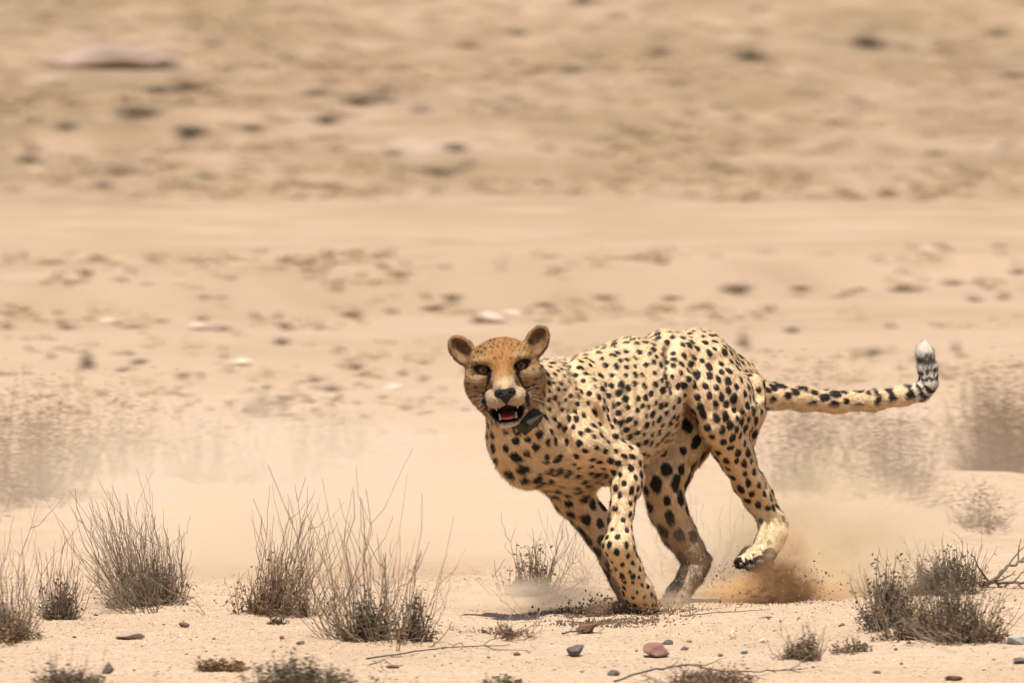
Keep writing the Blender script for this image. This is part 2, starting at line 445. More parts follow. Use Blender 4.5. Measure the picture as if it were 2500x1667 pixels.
# ------------------------------------------------------------------ the cheetah
LAT = np.array([0.75, -0.66, 0.0])             # towards the animal's left
ROLL = math.radians(7.0)
HX = np.array([math.cos(ROLL), 0, math.sin(ROLL)]); HZ = np.array([-math.sin(ROLL), 0, math.cos(ROLL)]); HF = np.array([0, -1.0, 0])
HO = P(1226, 897.5, -0.30)
def to_head(p):
    d = np.asarray(p) - HO
    return np.stack([d @ HX, d @ HF, d @ HZ], 1)
def from_head(x, f, z): return HO + HX * x + HF * f + HZ * z

PR = []     # body primitives
def limb(tagname, pts, k, lat=LAT):
    """pts: (px, py, depth, a, b)"""
    for q0, q1 in zip(pts[:-1], pts[1:]):
        PR.append(dict(tag=tagname, p0=P(*q0[:3]), p1=P(*q1[:3]), r=(q0[3], q0[4], q1[3], q1[4]), L=np.asarray(lat, float), k=k))
def R2(px, py, y, r): return (px, py, y, r, r)

limb('trunk', [(1290, 1076, -0.12, .084, .118), (1385, 1044, -0.01, .106, .160), (1480, 1014, 0.09, .113, .164), (1548, 970, 0.18, .108, .150),
               (1628, 893, 0.28, .074, .082), (1698, 896, 0.37, .086, .088), (1770, 942, 0.46, .078, .082), (1838, 968, 0.53, .042, .044)], 0.025)
limb('neck', [R2(1238, 930, -0.19, .078), R2(1300, 962, -0.12, .086), R2(1385, 985, -0.01, .105)], 0.03)
limb('neck', [R2(1250, 985, -0.20, .066), R2(1278, 1040, -0.15, .088)], 0.04)
limb('tail', [R2(1840, 966, 0.53, 0.0380), R2(1895, 968, 0.57, 0.0294), R2(1960, 974, 0.60, 0.0271), R2(2040, 980, 0.63, 0.0256), R2(2130, 978, 0.66, 0.0233), R2(2204, 966, 0.68, 0.0214),
              R2(2250, 956, 0.69, 0.0199), R2(2268, 935, 0.69, 0.0185), R2(2264, 900, 0.69, 0.0185), R2(2257, 862, 0.69, 0.0171), R2(2256, 848, 0.69, 0.0104)], 0.02)
# left foreleg (nearer), folded at the wrist
limb('foreleg_near', [(1432, 925, -0.03, .030, .055), (1412, 1070, -0.10, .042, .072)], 0.03)
limb('foreleg_near', [R2(1420, 1080, -0.09, .066), R2(1522, 1122, -0.05, .044)], 0.03)
limb('foreleg_near', [R2(1532, 1128, -0.05, .031), R2(1529, 1185, -0.075, .035), R2(1518, 1245, -0.10, .0275), R2(1513, 1294, -0.12, .026), R2(1509, 1332, -0.135, .0335),
                      R2(1530, 1388, -0.10, .034), R2(1552, 1434, -0.065, .035), R2(1570, 1462, -0.045, .030)], 0.02)
for dx in (-1.5, -0.5, 0.5, 1.5):
    limb('foreleg_near', [R2(1564 + dx * 10, 1462 + abs(dx) * 2 - dx * 6, -0.045, .0145), R2(1577 + dx * 13, 1486 - dx * 8, -0.02, .0125)], 0.008)
# right foreleg (farther), planted
limb('foreleg_far', [R2(1330, 1105, -0.02, .070), R2(1392, 1185, 0.05, .052), R2(1400, 1212, 0.06, .044), R2(1441, 1261, 0.08, .038), R2(1466, 1304, 0.09, .031), R2(1497, 1365, 0.105, .027),
                     R2(1522, 1412, 0.115, .031), R2(1546, 1462, 0.12, .030), R2(1556, 1490, 0.10, .029)], 0.025)
for dx in (-1.5, -0.5, 0.5, 1.5):
    limb('foreleg_far', [R2(1550 + dx * 9, 1492, 0.10 - abs(dx) * 0.004, .014), R2(1538 + dx * 13, 1505, 0.055, .013)], 0.012)
# right hind leg (farther), swung forward under the belly
limb('hindleg_far', [(1690, 945, 0.43, .062, .090), (1655, 1050, 0.37, .060, .086), (1622, 1135, 0.31, .050, .064)], 0.03)
limb('hindleg_far', [R2(1672, 1070, 0.39, .066), R2(1628, 1160, 0.32, .050)], 0.03)
limb('hindleg_far', [R2(1616, 1170, 0.30, .050), R2(1628, 1240, 0.32, .045), R2(1655, 1297, 0.34, .041), R2(1686, 1345, 0.355, .033), R2(1702, 1372, 0.365, .028),
                     R2(1688, 1402, 0.35, .029), R2(1657, 1450, 0.32, .027), R2(1634, 1484, 0.30, .026), R2(1615, 1498, 0.28, .024)], 0.014)
limb('hindleg_far', [R2(1690, 1330, 0.37, .016), R2(1719, 1366, 0.385, .017), R2(1700, 1410, 0.365, .015)], 0.010)
for dx in (-1.5, -0.5, 0.5, 1.5):
    limb('hindleg_far', [R2(1612 + dx * 9, 1496, 0.27, .014), R2(1600 + dx * 13, 1506, 0.235, .0125)], 0.012)
# left hind leg (nearer), thrown back
limb('hindleg_near', [(1738, 900, 0.315, .058, .090), (1758, 965, 0.285, .062, .098), (1772, 1025, 0.285, .054, .082), (1782, 1075, 0.315, .046, .056), (1801, 1124, 0.345, .040, .043)], 0.016)
limb('hindleg_near', [R2(1800, 1120, 0.345, .041), R2(1824, 1176, 0.38, .035), R2(1850, 1221, 0.41, .0305), R2(1874, 1258, 0.435, .0275), R2(1900, 1277, 0.45, .0255)], 0.015)
limb('hindleg_near', [R2(1890, 1270, 0.445, .028), R2(1885, 1306, 0.425, .030), R2(1868, 1336, 0.40, .031)], 0.012)
limb('hindleg_near', [R2(1908, 1276, 0.440, .0155), R2(1910, 1300, 0.425, .0135), R2(1898, 1332, 0.415, .013)], 0.006)
limb('hindleg_near', [R2(1858, 1252, 0.42, .013), R2(1864, 1300, 0.395, .012), R2(1850, 1335, 0.375, .012)], 0.006)
TOES = [((1826, 1352, .385), (1809, 1373, .345)), ((1842, 1350, .375), (1831, 1379, .335)), ((1862, 1346, .375), (1855, 1368, .338)), ((1880, 1338, .385), (1880, 1352, .352))]
for a, b in TOES:
    limb('hindleg_near', [R2(*a, .020), R2(*b, .0160)], 0.006)
# folds and muscles
limb('trunk', [R2(1648, 862, 0.235, .012), R2(1642, 900, 0.22, .014)], 0.02)
limb('hindleg_near', [R2(1664, 862, 0.24, .016), R2(1654, 905, 0.205, .019), R2(1674, 934, 0.195, .019), R2(1706, 985, 0.21, .022), R2(1732, 1040, 0.225, .025)], 0.014)
limb('trunk', [R2(1410, 912, -0.055, .012), R2(1452, 982, -0.085, .013), R2(1484, 1056, -0.085, .014), R2(1520, 1112, -0.075, .016)], 0.022)
limb('hindleg_near', [R2(1832, 945, .385, .036), R2(1836, 1010, .36, .030), R2(1826, 1075, .355, .022)], 0.012)
limb('hindleg_near', [R2(1852, 1160, .40, .012), R2(1876, 1205, .43, .010), R2(1904, 1262, .455, .012)], 0.008)
limb('foreleg_near', [R2(1545, 1135, -0.06, .013), R2(1556, 1170, -0.06, .015), R2(1551, 1205, -0.06, .012)], 0.012)

TRAPEZE = [(.0, .0)]
EYE_L = [(-.0453, -.010, .0), (.0453, -.010, .0)]
def head_sdf(X, Y, Z):
    x = (X - HO[0]) * HX[0] + (Z - HO[2]) * HX[2] + 0 * Y
    z = (X - HO[0]) * HZ[0] + (Z - HO[2]) * HZ[2] + 0 * Y
    f = -(Y - HO[1]) + 0 * X + 0 * Z
    ax = np.abs(x)
    d = ell(x, f, z, (0, -.062, .004), (.081, .082, .066))
    d = smin(d, ell(ax, f, z, (.047, -.055, -.038), (.045, .056, .053)), .03)
    d = smin(d, ell(x, f, z, (0, -.045, -.078), (.062, .058, .046)), .03)
    d = smin(d, ell(ax, f, z, (.042, -.004, .0205), (.029, .020, .0115)), .016)           # brow
    d = smin(d, ell(ax, f, z, (.066, -.022, -.022), (.022, .022, .014)), .02)          # cheekbone
    d = smin(d, cone(x, f, z, (0, -.02, .006), (0, .050, -.044), .027, .022, .025, .020, (1, 0, 0)), .022)   # bridge
    d = smin(d, ell(ax, f, z, (.025, .036, -.074), (.031, .034, .024)), .012)          # whisker pads
    d = smin(d, ell(x, f, z, (0, .046, -.060), (.024, .026, .018)), .012)
    jaw = cone(x, f, z, (0, -.02, -.106), (0, .024, -.1285), .050, .026, .026, .0125, (1, 0, 0))
    d = smin(d, jaw, .016)
    # open mouth
    cav = ell(x, f, z, (0, .036, -.1010), (.0455, .066, .0265))
    cav = np.maximum(cav, z + .0885 + np.maximum(0, .030 - np.abs(ax - .026)) * 0.30)
    d = smax(d, -cav, .004)
    # eye sockets
    d = smax(d, -ell(ax, f, z, (.0453, .006, -.0015), (.0185, .018, .0100)), .008)
    # ears: cups facing forwards
    ca, sa = math.cos(math.radians(33)), math.sin(math.radians(33))
    R = ((ca, 0.0, -sa), (0.0, 1.0, 0.0), (sa, 0.0, ca))
    ear = ell(ax, f, z, (.0895, -.060, .049), (.0275, .022, .0435), R)
    cup = ell(ax, f, z, (.0910, -.040, .051), (.0230, .026, .038), R)
    ear = smax(ear, -cup, .005)
    d = smin(d, ear, .014)
    return d, cav

H = 0.0026
def build_body():
    lo = np.array([-0.22, -0.46, -0.05]); hi = np.array([1.08, 0.78, 0.78])
    ax = [np.arange(lo[i], hi[i], H, dtype=np.float32) for i in range(3)]
    F = np.full(tuple(len(a) for a in ax), 0.3, dtype=np.float32)
    def blk(l, h_):
        i0 = [max(0, int((l[i] - lo[i]) / H)) for i in range(3)]; i1 = [min(len(ax[i]), int((h_[i] - lo[i]) / H) + 2) for i in range(3)]
        s = tuple(slice(a, b) for a, b in zip(i0, i1))
        return s, ax[0][s[0]][:, None, None], ax[1][s[1]][None, :, None], ax[2][s[2]][None, None, :]
    def add(prims, kjoin):
        pad = 0.06
        l = np.min([np.minimum(p['p0'], p['p1']) - max(p['r']) for p in prims], axis=0) - pad
        h_ = np.max([np.maximum(p['p0'], p['p1']) + max(p['r']) for p in prims], axis=0) + pad
        S, X, Y, Z = blk(l, h_)
        G = np.full(F[S].shape, 0.3, dtype=np.float32)
        o = [s.start for s in S]
        for p in prims:
            m = max(p['r']) + 0.05
            s, x, y, z = blk(np.minimum(p['p0'], p['p1']) - m, np.maximum(p['p0'], p['p1']) + m)
            d = cone(x, y, z, p['p0'], p['p1'], *p['r'], p['L']).astype(np.float32)
            q = tuple(slice(a.start - b, a.stop - b) for a, b in zip(s, o))
            G[q] = smin(G[q], d, np.float32(p['k']))
        F[S] = smin(F[S], G, np.float32(kjoin))
    g = lambda *t: [p for p in PR if p['tag'] in t]
    add(g('trunk', 'neck', 'tail'), 0.01)
    add(g('hindleg_far'), 0.025)
    add(g('foreleg_far'), 0.025)
    add(g('hindleg_near'), 0.011)
    add(g('foreleg_near'), 0.017)
    S, X, Y, Z = blk(HO - [.17, .13, .19], HO + [.17, .22, .17])
    d, cav = head_sdf(X.astype(np.float64), Y.astype(np.float64), Z.astype(np.float64))
    F[S] = smin(F[S], d.astype(np.float32), np.float32(0.022))
    F[S] = smax(F[S], -cav.astype(np.float32), np.float32(0.003))
    v, f = surface_nets(F, lo, H)
    # keep the largest connected piece
    return v, f

def nearest_prim(p):
    n = len(p); best = np.full(n, 9.0); idx = np.zeros(n, int); tt = np.zeros(n)
    for i, q in enumerate(PR):
        d = cone(p[:, 0], p[:, 1], p[:, 2], q['p0'], q['p1'], *q['r'], q['L'])
        m = d < best; best[m] = d[m]; idx[m] = i
    return idx, best

TAGS = ['trunk', 'neck', 'tail', 'foreleg_near', 'foreleg_far', 'hindleg_near', 'hindleg_far', 'head']
def build_cheetah():
    root = empty('cheetah', P(1480, 1500, 0.05) * [1, 1, 0], 'spotted cheetah galloping over the sand with its mouth open', 'cheetah')
    v, f = build_body()
    n = len(v)
    # vertex normals
    fv = v[f]; fn = np.cross(fv[:, 2] - fv[:, 0], fv[:, 3] - fv[:, 1])
    nr = np.zeros_like(v)
    for k in range(4): np.add.at(nr, f[:, k], fn)
    nr /= np.linalg.norm(nr, axis=1, keepdims=True) + 1e-12
    # skin folds and muscle relief
    idx, dist = nearest_prim(v)
    tags = np.array([TAGS.index(p['tag']) for p in PR])[idx]
    hl = to_head(v)
    inh = (np.abs(hl[:, 0]) < .135) & (hl[:, 1] > -.105 - 0.25 * np.clip(hl[:, 2], -.1, .0)) & (hl[:, 2] > -.155) & (hl[:, 2] < .13) & (v[:, 1] < -0.17)
    hd, cavd = head_sdf(v[:, 0], v[:, 1], v[:, 2])
    inh &= hd < dist + 0.004
    tags[inh] = 7
    flow = np.array([(p['p1'] - p['p0']) / np.linalg.norm(p['p1'] - p['p0']) for p in PR])[idx]
    nose = from_head(0, .09, -.05)
    hf = v - nose; hf /= np.linalg.norm(hf, axis=1, keepdims=True)
    flow[inh] = hf[inh]
    # smooth the flow over the mesh
    for _ in range(14):
        acc = np.zeros_like(flow); m = flow[f].mean(1)
        for k in range(4): np.add.at(acc, f[:, k], m)
        flow = acc / (np.linalg.norm(acc, axis=1, keepdims=True) + 1e-9)
    flow -= nr * (flow * nr).sum(1, keepdims=True)
    flow /= np.linalg.norm(flow, axis=1, keepdims=True) + 1e-9
    body = (tags < 2)
    legs = (tags >= 3) & (tags <= 6)
    along = v @ np.array([0.62, 0.74, -0.2])
    ribs = np.sin(along * 2 * math.pi / 0.036 + 2.5 * v[:, 2]) * sstep(.06, .12, v[:, 0] - .12) * sstep(.36, .30, v[:, 0]) * sstep(.62, .54, v[:, 2]) * (tags == 0)
    relief = 0.0016 * ribs + 0.0014 * vnoise(v * [1, 1, 0.7], 42, 21) + 0.0028 * vnoise(v, 17, 22) + 0.0008 * vnoise(v, 90, 23)
    rel = v - CAMV; dep = rel @ FWD
    VX = 1250 + 1000 * aim.length * (rel @ RIGHT) / dep; VY = 833.5 - 1000 * aim.length * (rel @ UPV) / dep
    facing = sstep(.35, -.15, nr[:, 1])
    for line, dp, wd_, tg_ in (([(1383, 876), (1413, 922), (1429, 964), (1456, 1010), (1486, 1056), (1509, 1106)], -.011, 13, (0, 1, 3)),
                               ([(1402, 884), (1432, 930), (1450, 975), (1478, 1016), (1506, 1062)], .004, 10, (0, 1, 3)),
                               ([(1637, 846), (1632, 880), (1638, 918), (1650, 950)], -.014, 11, (0, 5)),
                               ([(1748, 880), (1760, 920), (1780, 980), (1812, 1020), (1826, 1060)], -.008, 15, (5, 0)),
                               ([(1800, 1018), (1830, 1002), (1858, 978)], .005, 9, (5, 0)),
                               ([(1706, 866), (1720, 900), (1728, 950), (1738, 1000)], -.005, 18, (5, 0)),
                               ([(1280, 1106), (1318, 1148), (1356, 1190)], -.007, 11, (0, 1, 4)),
                               ([(1340, 1000), (1370, 1060), (1420, 1120), (1480, 1150)], -.007, 16, (0, 1, 3)),
                               ([(1250, 1050), (1300, 1075), (1345, 1120)], -.005, 13, (0, 1)),
                               ([(1800, 1125), (1846, 1205), (1876, 1262)], -.005, 6, (5,)),
                               ([(1508, 1160), (1505, 1230), (1500, 1300)], -.004, 6, (3,)),
                               ([(1520, 1120), (1535, 1150), (1530, 1180)], -.005, 7, (3,)),
                               ([(1330, 880), (1380, 950), (1400, 1010)], -.005, 14, (0, 1)),
                               ([(1590, 1080), (1640, 1130), (1700, 1140)], -.006, 14, (6,))):
        dm = np.full(n, 1e4)
        for (x0, y0), (x1, y1) in zip(line[:-1], line[1:]):
            ex, ey = x1 - x0, y1 - y0
            t_ = np.clip(((VX - x0) * ex + (VY - y0) * ey) / (ex * ex + ey * ey), 0, 1)
            dm = np.minimum(dm, np.hypot(VX - x0 - t_ * ex, VY - y0 - t_ * ey))
        relief = relief + dp * np.exp(-(dm / wd_) ** 2) * facing * np.isin(tags, tg_)
    v = v + nr * (relief * np.where(body | legs, 1.0, 0.25))[:, None]
    fv = v[f]; fn = np.cross(fv[:, 2] - fv[:, 0], fv[:, 3] - fv[:, 1])
    nr = np.zeros_like(v)
    for k in range(4): np.add.at(nr, f[:, k], fn)
    nr /= np.linalg.norm(nr, axis=1, keepdims=True) + 1e-12

    # --- spots: scattered with a spacing that depends on the part of the body
    front = sstep(1480, 1330, 1250 + v[:, 0] * 1000) * sstep(0.52, 0.40, v[:, 2])
    spacing = np.choose(tags, [0.0225, 0.0188, 0.0275, 0.0225, 0.034, 0.0255, 0.040, 0.0098])
    rad = np.choose(tags, [0.0078, 0.0063, 0.0108, 0.0070, 0.0126, 0.0084, 0.0135, 0.0026])
    spacing = np.where(body, spacing * (1 + 0.50 * front), spacing); rad = np.where(body, rad * (1 + 0.55 * front), rad)
    low_near = (tags == 5) & (v[:, 2] < 0.24); spacing = np.where(low_near, 0.04, spacing); rad = np.where(low_near, 0.006, rad)
    paw_n = (tags == 3) & (v[:, 2] < 0.14); rad = np.where(paw_n, rad * 0.8, rad); spacing = np.where(paw_n, spacing * 0.8, spacing)
    hind_up = (tags == 5) & (v[:, 2] > 0.42); spacing = np.where(hind_up, 0.0232, spacing); rad = np.where(hind_up, .0084, rad)
    chk = (tags == 7) & (np.abs(hl[:, 0]) > .058) & (hl[:, 2] < -.004)
    spacing = np.where(chk, .0145, spacing); rad = np.where(chk, .0040, rad)
    order = rng.permutation(n)[:70000]
    cen = np.zeros((6000, 3)); cs = np.zeros(6000); cr = np.zeros(6000); ci = np.zeros(6000, int); m = 0
    for i in order:
        tg = tags[i]
        if tg == 7:
            x, ff, z = hl[i]
            if ff > .012 or z > .072 or abs(x) > .10 or (abs(x) > .066 and z > .03) or z < -.12: continue
            if rng.random() < 0.10: continue
        if tg == 2 and v[i, 0] > 0.90: continue
        s = spacing[i] * rng.uniform(0.86, 1.2)
        if m:
            dd = ((cen[:m] - v[i]) ** 2).sum(1)
            if (dd < (0.5 * (s + cs[:m])) ** 2).any(): continue
        cen[m] = v[i]; cs[m] = s; cr[m] = rad[i] * rng.uniform(0.78, 1.22); ci[m] = i; m += 1
        if m >= 6000: break
    cen, cr, ci = cen[:m], cr[:m], ci[:m]
    elong = 1 + (rng.uniform(1.05, 1.55, m) - 1) * (1 - .9 * front[ci])
    kd = KDTree(m)
    for i in range(m): kd.insert(cen[i], i)
    kd.balance()

    def coat(p, nrm, tg, hloc, cav, fl):
        """albedo of the coat at points p"""
        N = len(p)
        col = np.empty((N, 3)); col[:] = (0.70, 0.505, 0.305)
        g1 = vnoise(p, 9, 31)[:, None]; g2 = vnoise(p, 160, 32)[:, None]
        st = vnoise(p - 0.78 * fl * (p * fl).sum(1, keepdims=True), 230, 45)[:, None]
        col *= 1 + 0.08 * g1 + 0.12 * g2 + 0.26 * st
        back = sstep(0.2, 0.95, nrm[:, 2])[:, None]
        col = col * (1 - 0.16 * back) + np.array([0.50, 0.33, 0.17]) * 0.16 * back
        pale = sstep(0.05, -0.6, nrm[:, 2])[:, None] * np.isin(tg, (0, 1, 3, 4, 5, 6))[:, None]  # orange bounce light on down-facing fur, put into the coat colour
        col = col * (1 - 0.6 * pale) + np.array([0.66, 0.425, 0.215]) * 0.6 * pale
        # spots
        near = np.zeros(N, int); dmin = np.zeros(N)
        for a in range(N):
            _, j, dj = kd.find(p[a]); near[a] = j; dmin[a] = dj
        dv = p - cen[near]; e = flow[ci[near]]
        al = (dv * e).sum(1); pe = np.sqrt(np.maximum((dv * dv).sum(1) - al * al, 0))
        r = cr[near]
        q = np.sqrt((al / (r * elong[near])) ** 2 + (pe / r) ** 2) * (1 + 0.28 * vnoise(p, 75, 33) + 0.12 * vnoise(p, 210, 34))
        sp = sstep(1.18, 0.86, q)
        hdm = tg == 7
        sp = np.where(hdm, sp * 0.95, sp)
        dark = np.array([0.022, 0.017, 0.015])
        tl = tg == 2
        x = p[:, 0]; z = p[:, 2]
        if tl.any():   # rings towards the end of the tail, white tip
            s = np.zeros(N); bd = np.full(N, 9.0); acc_ = 0.0
            for q_ in [k_ for k_ in PR if k_['tag'] == 'tail']:
                dd_ = q_['p1'] - q_['p0']; L_ = np.linalg.norm(dd_)
                t_ = np.clip(((p - q_['p0']) @ dd_) / L_ ** 2, 0, 1)
                e_ = np.linalg.norm(p - q_['p0'] - t_[:, None] * dd_, axis=1)
                m_ = e_ < bd; bd[m_] = e_[m_]; s[m_] = acc_ + t_[m_] * L_; acc_ += L_
            s = s / acc_
            wob = 0.012 * vnoise(p, 55, 35) + 0.010 * vnoise(p, 170, 40)
            s2 = s + wob
            ring = np.zeros(N)
            for c_, w_ in ((.575, .017), (.650, .018), (.728, .018), (.782, .014), (.826, .012), (.862, .009), (.888, .008)):
                ring = np.maximum(ring, sstep(w_ * 1.25, w_ * .8, np.abs(s2 - c_)))
            dk = sstep(.905, .915, s2) * sstep(.962, .950, s2) * np.clip(.92 + .35 * vnoise(p, 240, 41), 0, 1)
            under = sstep(-0.15, -0.65, nrm[:, 2]) * sstep(.80, .74, s)
            w = sstep(0.545, 0.56, s)
            sp = np.where(tl, (sp * (1 - w) + w * np.maximum(ring, dk)) * (1 - 0.85 * under), sp)
            grey = sstep(0.66, 0.86, s)[:, None]
            tip = sstep(.950, .965, s2)[:, None]
            tb = col * (1 - grey) + np.array([0.60, 0.54, 0.46]) * grey
            tb = tb * (1 - tip) + np.array([0.54, 0.48, 0.41]) * tip
            col = np.where(tl[:, None], tb, col)
        # dusty lower legs
        hr = (tg == 6) | (tg == 4)
        dz = np.where(hr, sstep(0.26, 0.10, z), 0) * np.where(tg == 4, 0.35, 1)
        nh = (tg == 5) & (z < 0.24)
        sp = np.where(nh, sp * 0.75, sp)
        col = np.where(nh[:, None], np.array([0.66, 0.51, 0.31]) * (1 + 0.08 * g2), col)
        sole = np.zeros(N)
        for a_, b_ in TOES:
            c_ = P(*b_) + [0.0, -0.006, -0.001]
            sole = np.maximum(sole, sstep(.0215, .0175, np.linalg.norm((p - c_) * [1, .8, 1], axis=1)) * sstep(b_[2] + .004, b_[2] - .002, p[:, 1] + 0.35 * (p[:, 2] - c_[2])))
        sp = np.where(tg == 5, np.maximum(sp, sole), sp)
        col = col * (1 - sp[:, None]) + dark * sp[:, None]
        col = col * (1 - 0.86 * dz[:, None]) + np.array([0.36, 0.27, 0.185]) * (1 + 0.18 * g2) * 0.86 * dz[:, None]
        # face
        if hdm.any():
            hx, hf_, hz = hloc[:, 0], hloc[:, 1], hloc[:, 2]; ax_ = np.abs(hx)
            c = np.empty((N, 3)); c[:] = (0.43, 0.275, 0.13)
            def blend(m_, cc):
                nonlocal c
                m_ = np.clip(m_, 0, 1)[:, None]; c = c * (1 - m_) + np.asarray(cc) * m_
            blend(sstep(.045, .02, ax_) * sstep(-.02, .0, hz) * 0.85, (0.40, 0.205, 0.08))
            blend(sstep(.06, .085, ax_) * sstep(.05, -.02, hz) * 0.6, (0.48, 0.345, 0.20))
            c *= 1 + 0.22 * g2 + 0.14 * vnoise(p, 75, 36)[:, None] + 0.18 * st
            sp2 = sp * sstep(.012, .0, hf_ - .0)
            c = c * (1 - sp2[:, None]) + np.array([0.035, 0.022, 0.014]) * sp2[:, None]
            c *= np.array([0.71, 0.625, 0.52])
            fl_ = sstep(.42, .62, vnoise(p * [1, 1, .75], 215, 47)) * sstep(.004, .02, hz) * sstep(.085, .06, ax_)
            c = c * (1 - .8 * fl_[:, None]) + np.array([0.05, 0.03, 0.018]) * .8 * fl_[:, None]
            wig = 0.0025 * vnoise(p, 90, 37)
            blend(sstep(.005, .025, hf_) * sstep(-.015, -.04, hz) * 0.8, (0.54, 0.405, 0.265))          # muzzle
            blend(sstep(-.098, -.112, hz) * sstep(-.02, .0, hf_) * 0.8, (0.66, 0.56, 0.44))           # chin
            blend(np.exp(-((ax_ - .064) / .017) ** 2 - ((hz + .022) / .009) ** 2) * 0.5, (0.55, 0.43, 0.30))
            blend(np.exp(-((ax_ - .045) / .02) ** 2 - ((hz - .021) / .007) ** 2) * 0.15, (0.55, 0.42, 0.27))
            # whisker rows
            wr = np.sin((hz + wig) * 2 * math.pi / .0095) * np.sin((ax_ + wig) * 2 * math.pi / .011 + 1)
            blend(sstep(.55, .85, wr) * sstep(.02, .03, hf_) * sstep(.012, .018, ax_) * sstep(-.052, -.058, hz) * sstep(-.094, -.088, hz) * 0.6, (0.06, 0.045, 0.035))
            # tear lines
            tear = np.array([(.031, -.004), (.0335, -.022), (.0405, -.042), (.0485, -.060), (.0500, -.078), (.0480, -.096)])
            dm = np.full(N, 1.0)
            for a_, b_ in zip(tear[:-1], tear[1:]):
                ab = b_ - a_; px_, pz_ = ax_ - a_[0], hz - a_[1]
                t_ = np.clip((px_ * ab[0] + pz_ * ab[1]) / ab.dot(ab), 0, 1)
                dm = np.minimum(dm, np.hypot(px_ - t_ * ab[0], pz_ - t_ * ab[1]))
            fr = sstep(-.06, -.03, hf_)
            blend(sstep(.0052, .0030, dm + wig * 0.9) * fr, (0.016, 0.012, 0.011))
            # eye rims
            er = np.hypot((ax_ - .0453) / .0212, (hz + (ax_ - .0453) * -0.25) / .0140)
            blend(sstep(1.12, 0.92, er + wig * 20) * fr, (0.014, 0.011, 0.010))
            # lips and mouth lining
            blend(sstep(.0085, .0045, cav + np.where(hz > -.1, .003, 0) + 0.0012 * vnoise(p, 150, 39)) * sstep(-.05, -.02, hf_), (0.020, 0.014, 0.013))
            # ears
            earm = sstep(.061, .069, ax_ + 0.35 * (hz - .05)) * sstep(.0, .014, hz)
            inner = sstep(.0, .35, -nrm[:, 1])
            ec = np.array([0.035, 0.027, 0.022])[None] * (1 - inner[:, None]) + np.array([0.20, 0.11, 0.05])[None] * inner[:, None]
            ec = ec * (1 + 0.35 * vnoise(p, 110, 38)[:, None])
            rim = sstep(.030, .047, np.hypot((ax_ - .0905) * 1.25, hz - .050)) * earm
            ec = ec * (1 - 0.45 * rim[:, None]) + np.array([0.34, 0.21, 0.10]) * 0.45 * rim[:, None]
            c = c * (1 - earm[:, None]) + ec * earm[:, None]
            col = np.where(hdm[:, None], c, col)
        return np.clip(col, 0.008, 0.9)

    cols = coat(v, nr, tags, hl, cavd, flow)
    m_skin = mat('cheetah_skin', (0.5, 0.35, 0.2), 0.75, attr='col', bump=0.35, bscale=260, spec=0.15)
    o = mesh_obj('body', v, f, m_skin, root)
    set_color(o.data, cols)

    # --- fur
    tri_a = np.linalg.norm(fn, axis=1)
    facetag = tags[f[:, 0]]
    sun_side = np.where((fn @ np.array([0.25, -1.0, 0.35])) / (tri_a + 1e-12) > -0.55, 1.0, 0.25)
    w = tri_a * np.where(facetag == 7, 2.6, 1.0) * sun_side
    NH = 420000
    pick = rng.choice(len(f), NH, p=w / w.sum())
    a, b = rng.random((NH, 1)), rng.random((NH, 1))
    fp = v[f[pick]]
    rp = (fp[:, 0] * (1 - a) + fp[:, 1] * a) * (1 - b) + (fp[:, 3] * (1 - a) + fp[:, 2] * a) * b
    vi = f[pick, 0]
    rn, rf, rt = nr[vi], flow[vi], tags[vi]
    rh = to_head(rp)
    _, rc = head_sdf(rp[:, 0], rp[:, 1], rp[:, 2])
    keep = ~((rt == 7) & ((rc < .004) | (np.hypot((np.abs(rh[:, 0]) - .0453) / .018, rh[:, 2] / .0115) < 1) & (rh[:, 1] > -.04)))
    rp, rn, rf, rt, rh, rc = rp[keep], rn[keep], rf[keep], rt[keep], rh[keep], rc[keep]
    NH = len(rp)
    hc = coat(rp + rng.normal(size=rp.shape) * np.where(rt == 7, .0004, .0009)[:, None], rn, rt, rh, rc, rf) * rng.uniform(0.86, 1.14, (NH, 1))
    ln = np.choose(rt, [.0085, .0085, .0080, .0072, .0072, .0078, .0085, .0060])
    cheek = (rt == 7) & (rh[:, 2] < -.02) & (np.abs(rh[:, 0]) > .05); ln = np.where(cheek, .0095, ln)
    ln = np.where((rt == 7) & (rh[:, 2] > .02) & (np.abs(rh[:, 0]) > .066), .0065, ln)
    under = sstep(-.1, -.7, rn[:, 2]) * ((rt < 2) | (rt == 6) | (rt == 4)); ln = ln * (1 + 0.9 * under)
    ln = np.where((rt == 2) & (rp[:, 0] > .985) & (rp[:, 2] > .56), .013, ln)
    ln = ln * rng.uniform(0.6, 1.35, NH) * (1 + .35 * vnoise(rp, 120, 70))
    lift = np.choose(rt, [.30, .30, .46, .30, .30, .30, .36, .40]) + rng.normal(size=NH) * 0.14
    d = rf * np.cos(lift)[:, None] + rn * np.sin(lift)[:, None] + rng.normal(size=(NH, 3)) * 0.13
    d /= np.linalg.norm(d, axis=1, keepdims=True)
    view = rp - CAMV; view /= np.linalg.norm(view, axis=1, keepdims=True)
    side = np.cross(d, rn + rng.normal(size=(NH, 3)) * 0.35); side /= np.linalg.norm(side, axis=1, keepdims=True) + 1e-9
    wd = (rng.uniform(0.36, 0.68, NH) * 0.001)[:, None]
    rp0 = rp - rn * 0.0006
    tv = np.stack([rp0 - side * wd, rp0 + side * wd, rp0 + d * ln[:, None]], 1).reshape(-1, 3)
    tf = np.arange(3 * NH).reshape(NH, 3)
    m_fur = mat('cheetah_fur', (0.5, 0.35, 0.2), 0.62, attr='col', spec=0.18)
    fo = mesh_obj('fur', tv, tf, m_fur, root); fo['kind'] = 'stuff'
    fo['label'] = 'short tawny fur with black spots'
